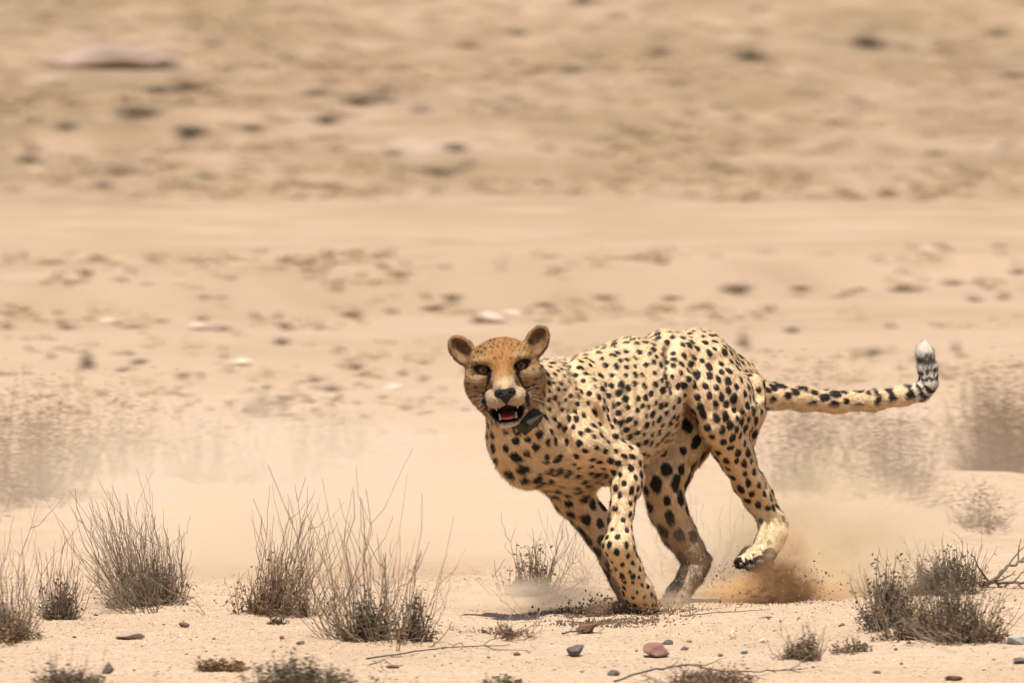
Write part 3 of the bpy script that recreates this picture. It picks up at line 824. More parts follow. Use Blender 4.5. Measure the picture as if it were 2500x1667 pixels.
    set_color(fo.data, np.repeat(hc, 3, axis=0))
    cn = rn[:, None, :] * 0.85 + d[:, None, :] * 0.15 + np.zeros((1, 3, 1))
    rs = rp - 0.72 * rf * (rp * rf).sum(1, keepdims=True)
    cl = np.stack([vnoise(rs, 190, 60 + a_) for a_ in range(3)], 1)
    cn = cn + rng.normal(size=(NH, 1, 3)) * 0.16 + (cl * np.where(rt == 7, .30, .34)[:, None])[:, None, :]
    cn /= np.linalg.norm(cn, axis=2, keepdims=True)
    fo.data.normals_split_custom_set_from_vertices(cn.reshape(-1, 3))

    # --- eyes
    m_eye = bpy.data.materials.new('amber_eye'); m_eye.use_nodes = True
    nn = m_eye.node_tree.nodes; ll = m_eye.node_tree.links; bs = nn['Principled BSDF']
    tc = nn.new('ShaderNodeTexCoord'); sp_ = nn.new('ShaderNodeSeparateXYZ'); ll.new(tc.outputs['Object'], sp_.inputs[0])
    cb = nn.new('ShaderNodeCombineXYZ'); ll.new(sp_.outputs['X'], cb.inputs['X']); ll.new(sp_.outputs['Z'], cb.inputs['Z'])
    ln_ = nn.new('ShaderNodeVectorMath'); ln_.operation = 'LENGTH'; ll.new(cb.outputs[0], ln_.inputs[0])
    rp_ = nn.new('ShaderNodeValToRGB'); mr = nn.new('ShaderNodeMapRange'); mr.inputs[2].default_value = 0.016
    ll.new(ln_.outputs['Value'], mr.inputs[0]); ll.new(mr.outputs[0], rp_.inputs[0]); ll.new(rp_.outputs[0], bs.inputs['Base Color'])
    el = rp_.color_ramp.elements; el[0].position = 0.0; el[0].color = (0.012, 0.008, 0.006, 1); el[1].position = 1.0; el[1].color = (0.02, 0.013, 0.01, 1)
    for pos_, cc in ((0.26, (0.012, 0.008, 0.006, 1)), (0.34, (0.17, 0.07, 0.02, 1)), (0.58, (0.11, 0.042, 0.014, 1)), (0.70, (0.02, 0.013, 0.01, 1))):
        q = el.new(pos_); q.color = cc
    bs.inputs['Roughness'].default_value = 0.12; bs.inputs['Specular IOR Level'].default_value = 0.3
    for ex, ef, ez in EYE_L:
        c0 = from_head(ex, -.0105, ez)
        bm = bmesh.new(); bmesh.ops.create_uvsphere(bm, u_segments=24, v_segments=16, radius=.0165)
        me = bpy.data.meshes.new('eye'); bm.to_mesh(me); bm.free(); me.materials.append(m_eye)
        me.polygons.foreach_set('use_smooth', np.ones(len(me.polygons), dtype=bool))
        e = bpy.data.objects.new('eye', me); C.objects.link(e); e.parent = root; e.location = Vector(c0) - Vector(root.location)
        e['label'] = 'amber eye with dark pupil'
    # --- nose
    def loc(X, Y, Z):
        return ((X - HO[0]) * HX[0] + (Z - HO[2]) * HX[2] + 0 * Y, -(Y - HO[1]) + 0 * X + 0 * Z, (X - HO[0]) * HZ[0] + (Z - HO[2]) * HZ[2] + 0 * Y)
    def nose_fn(X, Y, Z):
        x, ff, z = loc(X, Y, Z); ax_ = np.abs(x)
        d = ell(ax_, ff, z, (.0120, .0655, -.0585), (.0145, .012, .0120))
        d = smin(d, ell(x, ff, z, (0, .0685, -.066), (.0125, .010, .0165)), .008)
        d = smin(d, cone(x, ff, z, (0, .067, -.070), (0, .064, -.088), .0045, .005, .0022, .004, (1, 0, 0)), .006)
        return smax(d, -ell(ax_, ff, z, (.0135, .079, -.0605), (.0052, .007, .0036)), .003)
    m_nose = mat('black_nose', (0.010, 0.008, 0.007), 0.34, bump=0.5, bscale=400, spec=0.22)
    vv, ff_ = sdf_mesh(nose_fn, from_head(0, .066, -.067) - [.034, .02, .034], from_head(0, .066, -.067) + [.034, .022, .034], 0.0011)
    no = mesh_obj('nose', vv, ff_, m_nose, root); no['label'] = 'glossy black nose'
    # --- tongue and teeth
    def tongue_fn(X, Y, Z):
        x, ff, z = loc(X, Y, Z)
        d = cone(x, ff, z, (0, -.015, -.112), (0, .046, -.1195), .019, .009, .0155, .0045, (1, 0, 0))
        return smax(d, -cone(x, ff, z, (0, -.02, -.100), (0, .06, -.1125), .003, .003, .003, .003, (1, 0, 0)), .006)
    vv, ff_ = sdf_mesh(tongue_fn, from_head(0, .015, -.115) - [.03, .05, .025], from_head(0, .015, -.115) + [.03, .05, .028], 0.0014)
    to = mesh_obj('tongue', vv, ff_, mat('wet_tongue', (0.42, 0.07, 0.055), 0.35, base2=(0.30, 0.045, 0.04), scale=120, spec=0.5), root); to['label'] = 'red tongue'
    m_tooth = mat('ivory_tooth', (0.50, 0.41, 0.27), 0.35, base2=(0.38, 0.29, 0.17), scale=160, spec=0.5)
    def tooth(x, ff, z, dx, dz, L, r):
        t = np.linspace(0, 1, 6)
        pts = [from_head(x + dx * s * s, ff, z + dz * L * s) for s in t]
        vv, ff_ = tubes([(pts, r * (1 - t) ** 0.6 + 0.0003)], 8)
        mesh_obj('tooth', vv, ff_, m_tooth, root)
    for sx in (-1, 1):
        tooth(sx * .0185, .034, -.1235, sx * .003, 1, .0160, .0034)      # lower canines
        tooth(sx * .0260, .030, -.0905, -sx * .001, -1, .0110, .0032)    # upper canines
        for q in (.003, .0085):
            tooth(sx * q, .038, -.1235, 0, 1, .0045, .0024)
    # --- whiskers
    wk = []
    for sx in (-1, 1):
        for k in range(9):
            zz = -.062 - .0035 * k + rng.normal() * .001; x0 = sx * (.040 + .008 * rng.random())
            L = rng.uniform(.05, .085); t = np.linspace(0, 1, 6)
            pts = [from_head(x0 + sx * L * s * 0.85, .045 - .03 * s, zz - L * 0.35 * s * s + .006 * (4 - k) * s) for s in t]
            wk.append((pts, 0.00022 * (1 - 0.6 * t)))
    vv, ff_ = tubes(wk)
    wo = mesh_obj('whiskers', vv, ff_, mat('whisker_hair', (0.75, 0.66, 0.54), 0.5), root); wo['kind'] = 'stuff'
    # --- pads of the lifted hind paw
    m_pad = mat('black_paw_pad', (0.12, 0.085, 0.065), 0.5, base2=(0.17, 0.125, 0.095), scale=90, bump=0.3, bscale=300, spec=0.5)
    m_claw = mat('horn_claw', (0.75, 0.66, 0.56), 0.3, base2=(0.62, 0.50, 0.40), scale=120, spec=0.5)
    for k_, (a_, b_) in enumerate(TOES):
        p0 = P(b_[0] + 1, b_[1] + 4, b_[2] - .0115); rr_ = (.0075, .0105, .0105, .0098)[k_]
        fn_ = lambda X, Y, Z: ell(X, Y, Z, p0, (rr_, .0075, rr_ * .85))
        vv, ff_ = sdf_mesh(fn_, p0 - .016, p0 + .016, .0016)
        mesh_obj('toe_pad', vv, ff_, m_pad, root)
        t = np.linspace(0, 1, 5)
        if k_ == 3: continue
        cx, cy = ((1814, 1361), (1833, 1355), (1860, 1334))[k_]
        c0 = P(cx - 2, cy - 4, b_[2] - .014); c1 = P(cx + 3, cy + 12, b_[2] - .021)
        vv, ff_ = tubes([([c0 + (c1 - c0) * s for s in t], .0042 * np.sqrt(np.clip(np.sin(math.pi * (t * .94 + .03)), 0, 1)))], 8)
        mesh_obj('claw', vv, ff_, m_claw, root)
    p0, p1 = P(1848, 1388, .362), P(1880, 1374, .368)
    vv, ff_ = sdf_mesh(lambda X, Y, Z: cone(X, Y, Z, p0, p1, .012, .012, .012, .012, (1, 0, 0)), np.minimum(p0, p1) - .02, np.maximum(p0, p1) + .02, .002)
    mesh_obj('main_pad', vv, ff_, m_pad, root)
    # --- collar with its box, worn by the cheetah
    bvh = BVHTree.FromPolygons([tuple(x) for x in v], [tuple(q) for q in f.tolist()])
    cr_ = empty('tracking_collar', P(1296, 1000, -0.16), 'dark brown tracking collar with a box under the cheetah\'s jaw', 'collar')
    ax0 = P(1256, 946, -0.20); axd = np.array([0.34, 1.0, -0.50]); axd /= np.linalg.norm(axd)
    u = np.cross(axd, [0, 0, 1.0]); u /= np.linalg.norm(u); wv = np.cross(u, axd)
    ring = []
    for k in range(48):
        an = 2 * math.pi * k / 48; dr = u * math.cos(an) + wv * math.sin(an)
        h_ = bvh.ray_cast(Vector(ax0 + dr * 0.25), Vector(-dr), 0.25)
        ring.append(ax0 + dr * (0.25 - h_[3] - 0.0045 if h_[0] is not None else 0.09))
    ring = np.array(ring)
    for _ in range(2): ring = (ring + np.roll(ring, 1, 0) + np.roll(ring, -1, 0)) / 3
    rd = ring - ax0; rd /= np.linalg.norm(rd, axis=1, keepdims=True)
    V = np.concatenate([ring - axd * .013, ring + axd * .013, ring + axd * .013 + rd * .004, ring - axd * .013 + rd * .004])
    i = np.arange(48); j = (i + 1) % 48
    Fq = np.concatenate([np.stack([i + a * 48, j + a * 48, j + ((a + 1) % 4) * 48, i + ((a + 1) % 4) * 48], 1) for a in range(4)])
    m_col = mat('collar_leather', (0.050, 0.038, 0.027), 0.75, base2=(0.035, 0.028, 0.02), scale=60, bump=0.2, spec=0.15)
    mesh_obj('strap', V, Fq, m_col, cr_)
    bc = P(1291, 1026, -0.258)
    bx = P(1316, 1006, -0.235) - P(1268, 1049, -0.285); bx /= np.linalg.norm(bx)
    by = np.cross(bx, [0.5, 1.0, 0.2]); by /= np.linalg.norm(by); bz = np.cross(bx, by)
    def box_fn(X, Y, Z):
        x, y, z = X - bc[0], Y - bc[1], Z - bc[2]
        q = [np.abs(x * e_[0] + y * e_[1] + z * e_[2]) - s for e_, s in ((bx, .030), (by, .0155), (bz, .012))]
        return np.sqrt(sum(np.maximum(k_, 0) ** 2 for k_ in q)) + np.minimum(np.maximum(np.maximum(q[0], q[1]), q[2]), 0) - .004
    vv, ff_ = sdf_mesh(box_fn, bc - .055, bc + .055, .002)
    bo = mesh_obj('transmitter_box', vv, ff_, mat('collar_box_resin', (0.050, 0.040, 0.029), 0.75, base2=(0.036, 0.029, 0.021), scale=80, bump=0.2, spec=0.15), cr_)
    return root

# ------------------------------------------------------------------ build: the land
def flat_xy(px, py):
    D = 45000 / py; return ((px - 1250) / 1000 * D / CAM_D, D - CAM_D)
for px, py, h_, r_ in ((20, 1560, .035, .30), (355, 1478, .03, .32), (690, 1500, .03, .28), (930, 1562, .035, .34), (1300, 1462, .03, .25),
                       (2160, 1530, .03, .22), (2340, 1560, .045, .34), (2320, 1450, .03, .3), (160, 1672, .02, .3), (130, 1200, .07, .6), (1960, 1180, .06, .7)):
    x_, y_ = flat_xy(px, py); MOUNDS.append((x_, y_, h_, r_))
ground = build_ground()

# ------------------------------------------------------------------ build: the cheetah
cheetah = build_cheetah()

# ------------------------------------------------------------------ build: shrubs in and near the plane of focus
def sh(label, px, py, hp, sp, n, seed, **kw):
    q = on_ground(px, py); k = (q[1] + CAM_D) / CAM_D / 1000
    for key in ('lean', 'base_r'):
        if key in kw: kw[key] = kw[key] * k
    return shrub(label, q, hp * k, sp * k, n, seed, **kw)
sh('tall grey twig shrub with a brown base beside a smaller upright shrub', 12, 1558, 320, 110, 120, 1, base_r=75, leaf_n=600, leaf=0, leaf_h=.26, stem=0)
sh('small upright grey shrub between the tall twig shrub and the leaning broad shrub', 130, 1512, 300, 55, 60, 2, base_r=42, leaf_n=500, leaf=1, leaf_h=.32, stem=0, lean=15)
sh('broad dense grey shrub leaning away from the cheetah behind the pale flat stone', 375, 1478, 310, 120, 280, 3, base_r=75, lean=-95, leaf_n=600, leaf=1, leaf_h=.30, stem=0, branch=3)
sh('brown twig shrub leaning towards the cheetah with long bare stalks on one side', 670, 1500, 340, 85, 130, 4, base_r=55, lean=95, leaf_n=700, leaf=0, leaf_h=.36, stem=1, branch=3)
sh('wide goblet shaped shrub of bare stalks with two dark leafy clumps and a rusty base', 925, 1560, 430, 205, 115, 5, base_r=80, leaf_n=1100, leaf=1, leaf_h=.27, stem=0, clumps=[(-.035, -.03, 1.0), (.085, -.02, .7)], curl=1.15, branch=2, rad=0.0019)
sh('dusty shrub half hidden in dust just ahead of the cheetah', 1290, 1455, 215, 80, 60, 6, base_r=42, leaf_n=520, leaf=2, leaf_h=.55, stem=0, curl=0.8)
sh('small soft grey tuft alone on bare sand below the brown dust puff', 1965, 1608, 125, 45, 60, 7, base_r=35, leaf_n=350, leaf=2, leaf_h=.5, stem=0)
sh('narrow dark spiky shrub beside the big round grey tuft', 2165, 1528, 190, 75, 80, 8, base_r=45, leaf_n=1100, leaf=1, leaf_h=.75, stem=2, branch=3)
sh('big round dense grey brown tuft with a dark base', 2335, 1562, 165, 95, 260, 9, base_r=100, leaf_n=2600, leaf=2, leaf_h=.75, stem=0, hmin=.6)
sh('dark spiky shrub standing behind the big round grey tuft', 2330, 1448, 150, 105, 110, 10, base_r=70, leaf_n=1200, leaf=1, leaf_h=.65, stem=2, branch=3)
sh('small leafy dark plant between the big tuft and the small soft tuft', 2080, 1592, 50, 35, 30, 11, base_r=40, leaf_n=200, leaf=2, leaf_h=.7, stem=0)
sh('short blurred grey shrub with upright stalks in front of the pale flat stone', 165, 1678, 115, 45, 55, 12, base_r=55, leaf_n=500, leaf=1, leaf_h=.5, stem=0)
sh('low dark blurred bush of stubby leafy shoots below the goblet shaped shrub', 720, 1700, 95, 70, 90, 13, base_r=120, leaf_n=1800, leaf=1, leaf_h=.9, stem=2)
sh('tiny dark red brown plant on the open sand', 510, 1640, 34, 18, 16, 14, base_r=36, leaf_n=420, leaf=0, leaf_h=.9, stem=2, name='small_plant', group='small plants on the sand', cat='plant')
sh('tiny dark plant right beside the red brown plant', 575, 1636, 22, 12, 10, 15, base_r=18, leaf_n=160, leaf=0, leaf_h=.9, stem=2, name='small_plant', group='small plants on the sand', cat='plant')
sh('tiny dark seedling on the sand in front of the leaning brown shrub', 676, 1524, 20, 10, 10, 16, base_r=12, leaf_n=90, leaf=1, leaf_h=.9, stem=2, name='small_plant', group='small plants on the sand', cat='plant')
sh('sparse wiry dead plant with crooked twigs in front of the dusty shrub', 1245, 1555, 75, 75, 26, 17, base_r=45, leaf_n=260, leaf=2, leaf_h=.35, stem=1, branch=4)
sh('low blurred dark plant in front of the wiry dead plant', 1235, 1690, 40, 45, 30, 18, base_r=60, leaf_n=500, leaf=1, leaf_h=.9, stem=2)
sh('low tangle of blurred grey twigs with tiny leaves', 1740, 1668, 50, 120, 60, 19, base_r=90, leaf_n=700, leaf=2, leaf_h=.7, stem=2, branch=4)
sh('thin dry grass stalks right behind the cheetah\'s hind legs', 1730, 1415, 330, 120, 70, 20, base_r=120, leaf_n=0, stem=0, name='dry_grass', group='dry grass tufts', cat='grass', rad=.0011)
sh('faint dry grass stalks behind the cheetah\'s planted foreleg', 1440, 1425, 270, 80, 26, 21, base_r=70, leaf_n=0, stem=0, lean=-60, name='dry_grass', group='dry grass tufts', cat='grass', rad=.001)
sh('few bare stalks rising between the dust cloud and the dark spiky shrub', 2080, 1430, 150, 70, 22, 22, base_r=60, leaf_n=0, stem=0, lean=-40, name='dry_grass', group='dry grass tufts', cat='grass', rad=.001)
# out of focus, behind
sh('wide blurred brown bush behind the tall grey twig shrub', 120, 1215, 290, 120, 230, 31, base_r=140, leaf_n=480, lump=6500, leaf=0, leaf_h=.95, stem=1, group='blurred bushes behind', deep=5.0, hmin=.12, leaf_size=.0062, rad=.0013, branch=5)
sh('pale blurred bush fading in the dust behind the leaning broad shrub', 510, 1175, 200, 110, 110, 32, base_r=130, leaf_n=192, lump=960, leaf=2, leaf_h=.95, stem=0, group='blurred bushes behind', deep=5.0, hmin=.12, leaf_size=.0062, rad=.0013, branch=5)
sh('thin faded bush in the dust behind the goblet shaped shrub', 800, 1120, 130, 100, 90, 33, base_r=120, leaf_n=96, lump=480, leaf=2, leaf_h=.95, stem=0, group='blurred bushes behind', deep=5.0, hmin=.12, leaf_size=.0062, rad=.0013, branch=5)
sh('open branchy bush under the cheetah\'s raised tail', 1940, 1200, 330, 120, 90, 34, base_r=90, leaf_n=224, lump=2128, leaf=2, leaf_h=.5, stem=1, group='blurred bushes behind', deep=5.0, hmin=.12, leaf_size=.0062, rad=.0013, branch=5, lean=30)
sh('grey blurred bush below the tip of the cheetah\'s tail', 2200, 1170, 220, 110, 130, 35, base_r=150, leaf_n=288, lump=2736, leaf=2, leaf_h=1.0, stem=0, group='blurred bushes behind', deep=5.0, hmin=.12, leaf_size=.0062, rad=.0013, branch=5)
sh('large dark blurred bush beyond the cheetah\'s tail tip', 2460, 1150, 290, 120, 230, 36, base_r=120, leaf_n=840, lump=7980, leaf=0, leaf_h=.9, stem=1, group='blurred bushes behind', deep=5.0, hmin=.12, leaf_size=.0062, rad=.0013, branch=5)
sh('small blurred upright tuft behind the dark spiky shrub', 2400, 1285, 130, 55, 70, 37, base_r=55, leaf_n=112, lump=560, leaf=2, leaf_h=.6, stem=0, group='blurred bushes behind', deep=5.0, hmin=.12, leaf_size=.0062)
sh('small faded tuft in the open between two blurred bushes', 640, 1010, 60, 50, 50, 38, base_r=50, leaf_n=64, lump=320, leaf=2, leaf_h=1.0, stem=0, group='blurred bushes behind', deep=5.0, hmin=.12, leaf_size=.0062, rad=.0013, branch=5)

# ------------------------------------------------------------------ build: stones
M_ROCK = dict(
    slate=mat('pale_slate', (0.36, 0.27, 0.225), 0.8, base2=(0.28, 0.21, 0.175), scale=25, bump=0.5, bscale=60),
    red=mat('red_sandstone', (0.19, 0.085, 0.062), 0.85, base2=(0.25, 0.14, 0.11), scale=18, bump=0.6, bscale=70),
    dark=mat('dark_grey_stone', (0.075, 0.062, 0.055), 0.8, base2=(0.13, 0.11, 0.10), scale=25, bump=0.5, bscale=80),
    brown=mat('brown_stone', (0.17, 0.085, 0.055), 0.8, base2=(0.12, 0.06, 0.04), scale=30, bump=0.5, bscale=80),
    white=mat('pale_quartz', (0.66, 0.52, 0.42), 0.7, base2=(0.56, 0.42, 0.33), scale=20, bump=0.4, bscale=60),
    blue=mat('pale_grey_stone', (0.40, 0.38, 0.37), 0.75, base2=(0.30, 0.28, 0.27), scale=20, bump=0.4, bscale=60),
    hill=mat('hill_rock', (0.20, 0.145, 0.11), 0.9, base2=(0.12, 0.085, 0.06), scale=3, bump=0.5, bscale=12),
    outcrop=mat('grey_outcrop_rock', (0.33, 0.245, 0.195), 0.9, base2=(0.24, 0.175, 0.135), scale=2.0, bump=0.6, bscale=8),
    pale=mat('pale_far_rock', (0.58, 0.46, 0.37), 0.9, base2=(0.50, 0.38, 0.30), scale=4, bump=0.4, bscale=12))
G = 'stones on the sand'
stone('flat pale grey slate stone lying in front of the leaning broad shrub', 318, 1560, 92, 17, M_ROCK['slate'], 1, depth=.9, group=G, sink=.2)
stone('small rounded brown stone beside the flat pale slate', 448, 1532, 36, 14, M_ROCK['brown'], 2, group=G, sink=.2)
stone('dark grey pointed stone beside the short blurred shrub', 264, 1646, 38, 25, M_ROCK['dark'], 3, group=G, sink=.2)
stone('small bluish pebble between the brown stone and the flat slate', 440, 1556, 16, 8, M_ROCK['blue'], 4, group=G)
stone('flat dark stone chip on the sand near the goblet shaped shrub', 735, 1572, 32, 8, M_ROCK['dark'], 5, group=G, rot=.5)
stone('largest red sandstone block on the open sand below the cheetah', 1600, 1602, 94, 30, M_ROCK['red'], 6, depth=.8, group=G, sink=.2, tilt=.06)
stone('dark grey block on the sand beside the red sandstone', 1408, 1602, 62, 24, M_ROCK['dark'], 7, group=G, sink=.2, tilt=-.15)
stone('flat dark stone lying just behind the red sandstone block', 1634, 1573, 42, 11, M_ROCK['dark'], 8, group=G, sink=.15)
stone('small grey stone beside the flat dark one near the red sandstone', 1670, 1588, 30, 11, M_ROCK['dark'], 9, group=G)
stone('pale upright quartz stone on the sand', 1790, 1560, 22, 24, M_ROCK['white'], 10, group=G, sink=.2)
stone('pale rounded pebble next to a bluish pebble', 1862, 1570, 24, 14, M_ROCK['white'], 11, group=G)
stone('bluish grey pebble next to the pale rounded pebble', 1815, 1576, 22, 9, M_ROCK['blue'], 12, group=G)
stone('low dark pebble in front of the pale rounded pebble', 1818, 1596, 26, 9, M_ROCK['dark'], 13, group=G)
stone('large flat bluish white stone at the foot of the big round tuft', 2490, 1572, 110, 30, M_ROCK['blue'], 14, group=G, sink=.3)
stone('dark flat stone in front of the big round tuft', 2492, 1622, 50, 15, M_ROCK['dark'], 15, group=G)
stone('dark rounded stone near the low tangle of twigs', 1497, 1652, 34, 17, M_ROCK['dark'], 16, group=G)
stone('reddish brown stone beside the long fallen twig', 958, 1630, 40, 10, M_ROCK['brown'], 17, group=G)
stone('dark brown stone half sunk near the small soft tuft', 2055, 1528, 24, 9, M_ROCK['brown'], 18, group=G)
stone('dark pebble on the sand below the wiry dead plant', 1262, 1604, 22, 9, M_ROCK['dark'], 19, group=G)
stone('dark stone in front of the small soft tuft', 2140, 1645, 26, 10, M_ROCK['dark'], 20, group=G)
stone('broad dark stone at the very front of the sand below the big tuft', 2330, 1664, 60, 16, M_ROCK['brown'], 21, group=G)
stone('reddish slab tilted up out of the churned soil under the forepaws', 1430, 1548, 66, 20, M_ROCK['brown'], 22, group=G, tilt=-.2, depth=.5, sink=.1)
stone('greyish flat chip in front of the brown dust puff', 1870, 1508, 44, 8, M_ROCK['slate'], 23, group=G)
stone('rusty pebble on bare sand beside the dark stone chip', 690, 1560, 18, 9, M_ROCK['brown'], 24, group=G)
r_ = np.random.default_rng(77)
for k in range(46):
    px, py = r_.uniform(20, 2480), r_.uniform(1500, 1660)
    w = r_.uniform(9, 17)
    kind = ['dark', 'brown', 'white', 'slate', 'dark'][k % 5]
    stone({'dark': 'small dark pebble scattered on the pale sand', 'brown': 'small rusty brown pebble scattered on the pale sand', 'white': 'small whitish pebble scattered on the pale sand',
           'slate': 'small pale grey pebble scattered on the sand'}[kind], px, py, w, w * r_.uniform(.35, .6), M_ROCK[kind], 100 + k, rot=r_.uniform(0, 3),
          group='small %s pebbles' % kind, name='pebble', cat='pebble', sub=1)

# fallen twigs and dead branches
def twig(label, pts, rad, material, branches=0, seed=0, name='fallen_twig', lift=.004, cat='twig'):
    r = np.random.default_rng(seed); P_ = []
    for px, py, up in pts:
        q = on_ground(px, py); k = (q[1] + CAM_D) / CAM_D / 1000; q[2] += lift + up * k; P_.append(q)
    P_ = np.array(P_); t = np.linspace(0, len(P_) - 1, len(P_) * 5)
    i = np.minimum(t.astype(int), len(P_) - 2); f = (t - i)[:, None]
    c = P_[i] * (1 - f) + P_[i + 1] * f + r.normal(size=(len(t), 3)) * rad * .5
    polys = [(c, np.linspace(rad, rad * .4, len(c)))]
    for _ in range(branches):
        j = r.integers(1, len(c) - 2); d = c[j + 1] - c[j - 1]; d /= np.linalg.norm(d) + 1e-9
        d = d + r.normal(size=3) * [.6, .6, .35]; L = r.uniform(.04, .12); s = np.linspace(0, 1, 5)[:, None]
        b = c[j] + d * L * s + np.cumsum(r.normal(size=(5, 3)) * .004, 0) * (s > 0)
        b[:, 2] = np.maximum(b[:, 2], ground_z(b[:, 0], b[:, 1]) + .002)
        polys.append((b, np.linspace(rad * .6, rad * .25, 5)))
    v, f = tubes(polys, 5)
    o = mesh_obj(name, v, f, material, loc=c[0])
    return tag(o, label, cat, 'fallen twigs')
twig('long thin fallen twig on the sand below the wiry dead plant', [(895, 1612, 0), (1000, 1600, 4), (1090, 1590, 6), (1180, 1583, 3), (1245, 1578, 0)], .0022, M_STEM[2], 5, 1)
twig('short forked twig beside the reddish brown stone', [(900, 1632, 0), (940, 1630, 14), (960, 1636, 0)], .0016, M_STEM[2], 2, 2)
twig('crooked twig standing up beside the wiry dead plant', [(1205, 1560, 2), (1240, 1550, 30), (1262, 1540, 60)], .0016, M_STEM[1], 3, 3)
twig('thin zigzag twig rising behind the wiry dead plant', [(1300, 1550, 0), (1310, 1545, 30), (1325, 1542, 62), (1335, 1540, 86)], .0014, M_STEM[1], 2, 4)
twig('dark dead branch arching over the sand behind the big round tuft', [(2395, 1440, 0), (2425, 1436, 18), (2460, 1430, 42), (2500, 1425, 56), (2560, 1420, 62)], .0055, M_STEM[2], 5, 5, name='dead_branch', cat='branch')
twig('dead branch lying flat below the arching branch', [(2370, 1440, 4), (2440, 1436, 8), (2510, 1434, 6), (2580, 1430, 4)], .0050, M_STEM[2], 6, 6, name='dead_branch', cat='branch')
twig('blurred dead branch stretched over the sand at the low tangle of twigs', [(1500, 1672, 4), (1580, 1660, 20), (1680, 1652, 26), (1760, 1655, 12), (1860, 1650, 8), (1960, 1640, 2)], .0028, M_STEM[2], 10, 7, name='dead_branch', cat='branch')
twig('splintered twig in the churned soil under the forepaws', [(1375, 1552, 2), (1430, 1548, 4), (1475, 1532, 10), (1500, 1526, 16)], .0024, M_STEM[2], 4, 8)
twig('bare stalk standing upright beside the cheetah\'s hind foot', [(1684, 1505, 0), (1683, 1504, 30), (1676, 1503, 52)], .0022, M_STEM[1], 0, 9)
twig('crooked twig poking out under the leaning broad shrub', [(265, 1490, 2), (310, 1476, 6), (340, 1470, 10)], .002, M_STEM[1], 2, 10)
twig('short stiff twig leaning out of the leaning broad shrub', [(500, 1504, 0), (488, 1498, 12), (472, 1490, 30)], .0018, M_STEM[1], 1, 11)
twig('thin dark stick lying behind the cheetah\'s hind foot', [(1660, 1508, 0), (1760, 1500, 2), (1880, 1494, 0)], .0018, M_STEM[2], 2, 12)

# ------------------------------------------------------------------ build: gravel, soil, far scrub
def bits(name, pos, size, material, seed, flat=.7):
    """many tiny octahedral grains as one mesh"""
    r = np.random.default_rng(seed); n = len(pos)
    o8 = np.array([(1, 0, 0), (-1, 0, 0), (0, 1, 0), (0, -1, 0), (0, 0, 1), (0, 0, -1)], float)
    f8 = np.array([(0, 2, 4), (2, 1, 4), (1, 3, 4), (3, 0, 4), (2, 0, 5), (1, 2, 5), (3, 1, 5), (0, 3, 5)])
    a = r.uniform(0, 6.3, n); ca, sa = np.cos(a)[:, None], np.sin(a)[:, None]
    v = o8[None] * r.uniform(.6, 1.3, (n, 6, 1)) * np.array([1, .75, flat])
    v = np.stack([v[..., 0] * ca - v[..., 1] * sa, v[..., 0] * sa + v[..., 1] * ca, v[..., 2]], -1) * np.asarray(size)[:, None, None] + pos[:, None, :]
    f = (f8[None] + 6 * np.arange(n)[:, None, None]).reshape(-1, 3)
    o = mesh_obj(name, v.reshape(-1, 3), f, material, smooth=False); o['kind'] = 'stuff'
    return o
def scatter(n, seed, x=(-1.75, 1.75), y=(-3.2, 3.0), patch=2.2):
    r = np.random.default_rng(seed)
    p = np.stack([r.uniform(*x, n * 3), r.uniform(*y, n * 3), np.zeros(n * 3)], 1)
    p = p[(vnoise(p, patch, seed) + r.uniform(-.7, .7, len(p))) > 0][:n]
    p[:, 2] = ground_z(p[:, 0], p[:, 1]); return p
M_ROCK['sandy'] = mat('sandy_pebble', (0.50, 0.365, 0.25), 0.9, base2=(0.40, 0.28, 0.185), scale=40)
for lb, key, n, s0, s1, sd in (('fine dark gravel strewn over the sand', 'dark', 6000, .0012, .0070, 1), ('fine rusty gravel strewn over the sand', 'brown', 3600, .0012, .0062, 2),
                               ('fine pale gravel strewn over the sand', 'white', 5000, .0015, .0055, 3), ('fine grey gravel strewn over the sand', 'slate', 2600, .0012, .005, 4),
                               ('sandy grit covering the ground', 'sandy', 40000, .0016, .0080, 5)):
    p = scatter(n, sd, x=(-1.5, 1.5), y=(-3.1, 2.4), patch=3.5); s = s0 + (s1 - s0) * np.random.default_rng(sd).beta(1, 3.5, len(p))
    tag(bits('gravel', p, s, M_ROCK[key], sd), lb, 'gravel')

# background bushes and rocks, out of focus
def far_bush(label, px, py, w, h_, seed, leaf=1, group='scrub bushes on the far slope'):
    r = np.random.default_rng(seed); n = 240
    w *= r.uniform(.5, 1.35); h_ *= r.uniform(.6, 1.25); py += r.normal() * 5; px += r.normal() * 12
    q = on_ground(px, py); k = (q[1] + CAM_D) / CAM_D / 1000
    sub = r.normal(size=(5, 2)) * .42; sz = r.uniform(.25, .8, 5); pk = r.integers(0, 5, n)
    a = r.uniform(0, 6.3, n); rr = np.sqrt(r.uniform(0, 1, n)); zz = r.uniform(0, 1, n) * np.sqrt(1 - .85 * rr ** 2)
    p = np.stack([(np.cos(a) * rr * sz[pk] + sub[pk, 0]) * w / 2 * k, (np.sin(a) * rr * sz[pk] + sub[pk, 1] * 3) * w / 2 * k, zz * h_ * k * sz[pk] * 1.3], 1) * (1 + .25 * r.normal(size=(n, 1)))
    p[:, 2] = np.abs(p[:, 2])
    v, f = leaves(p + q, max(w, h_) * k * .14, r)
    o = mesh_obj('scrub_bush', v, f, M_LEAF[leaf], smooth=False, loc=q)
    tag(o, label, 'bush', group)
    return o
L1 = 'dark scrub bush dotted on the far rocky slope'
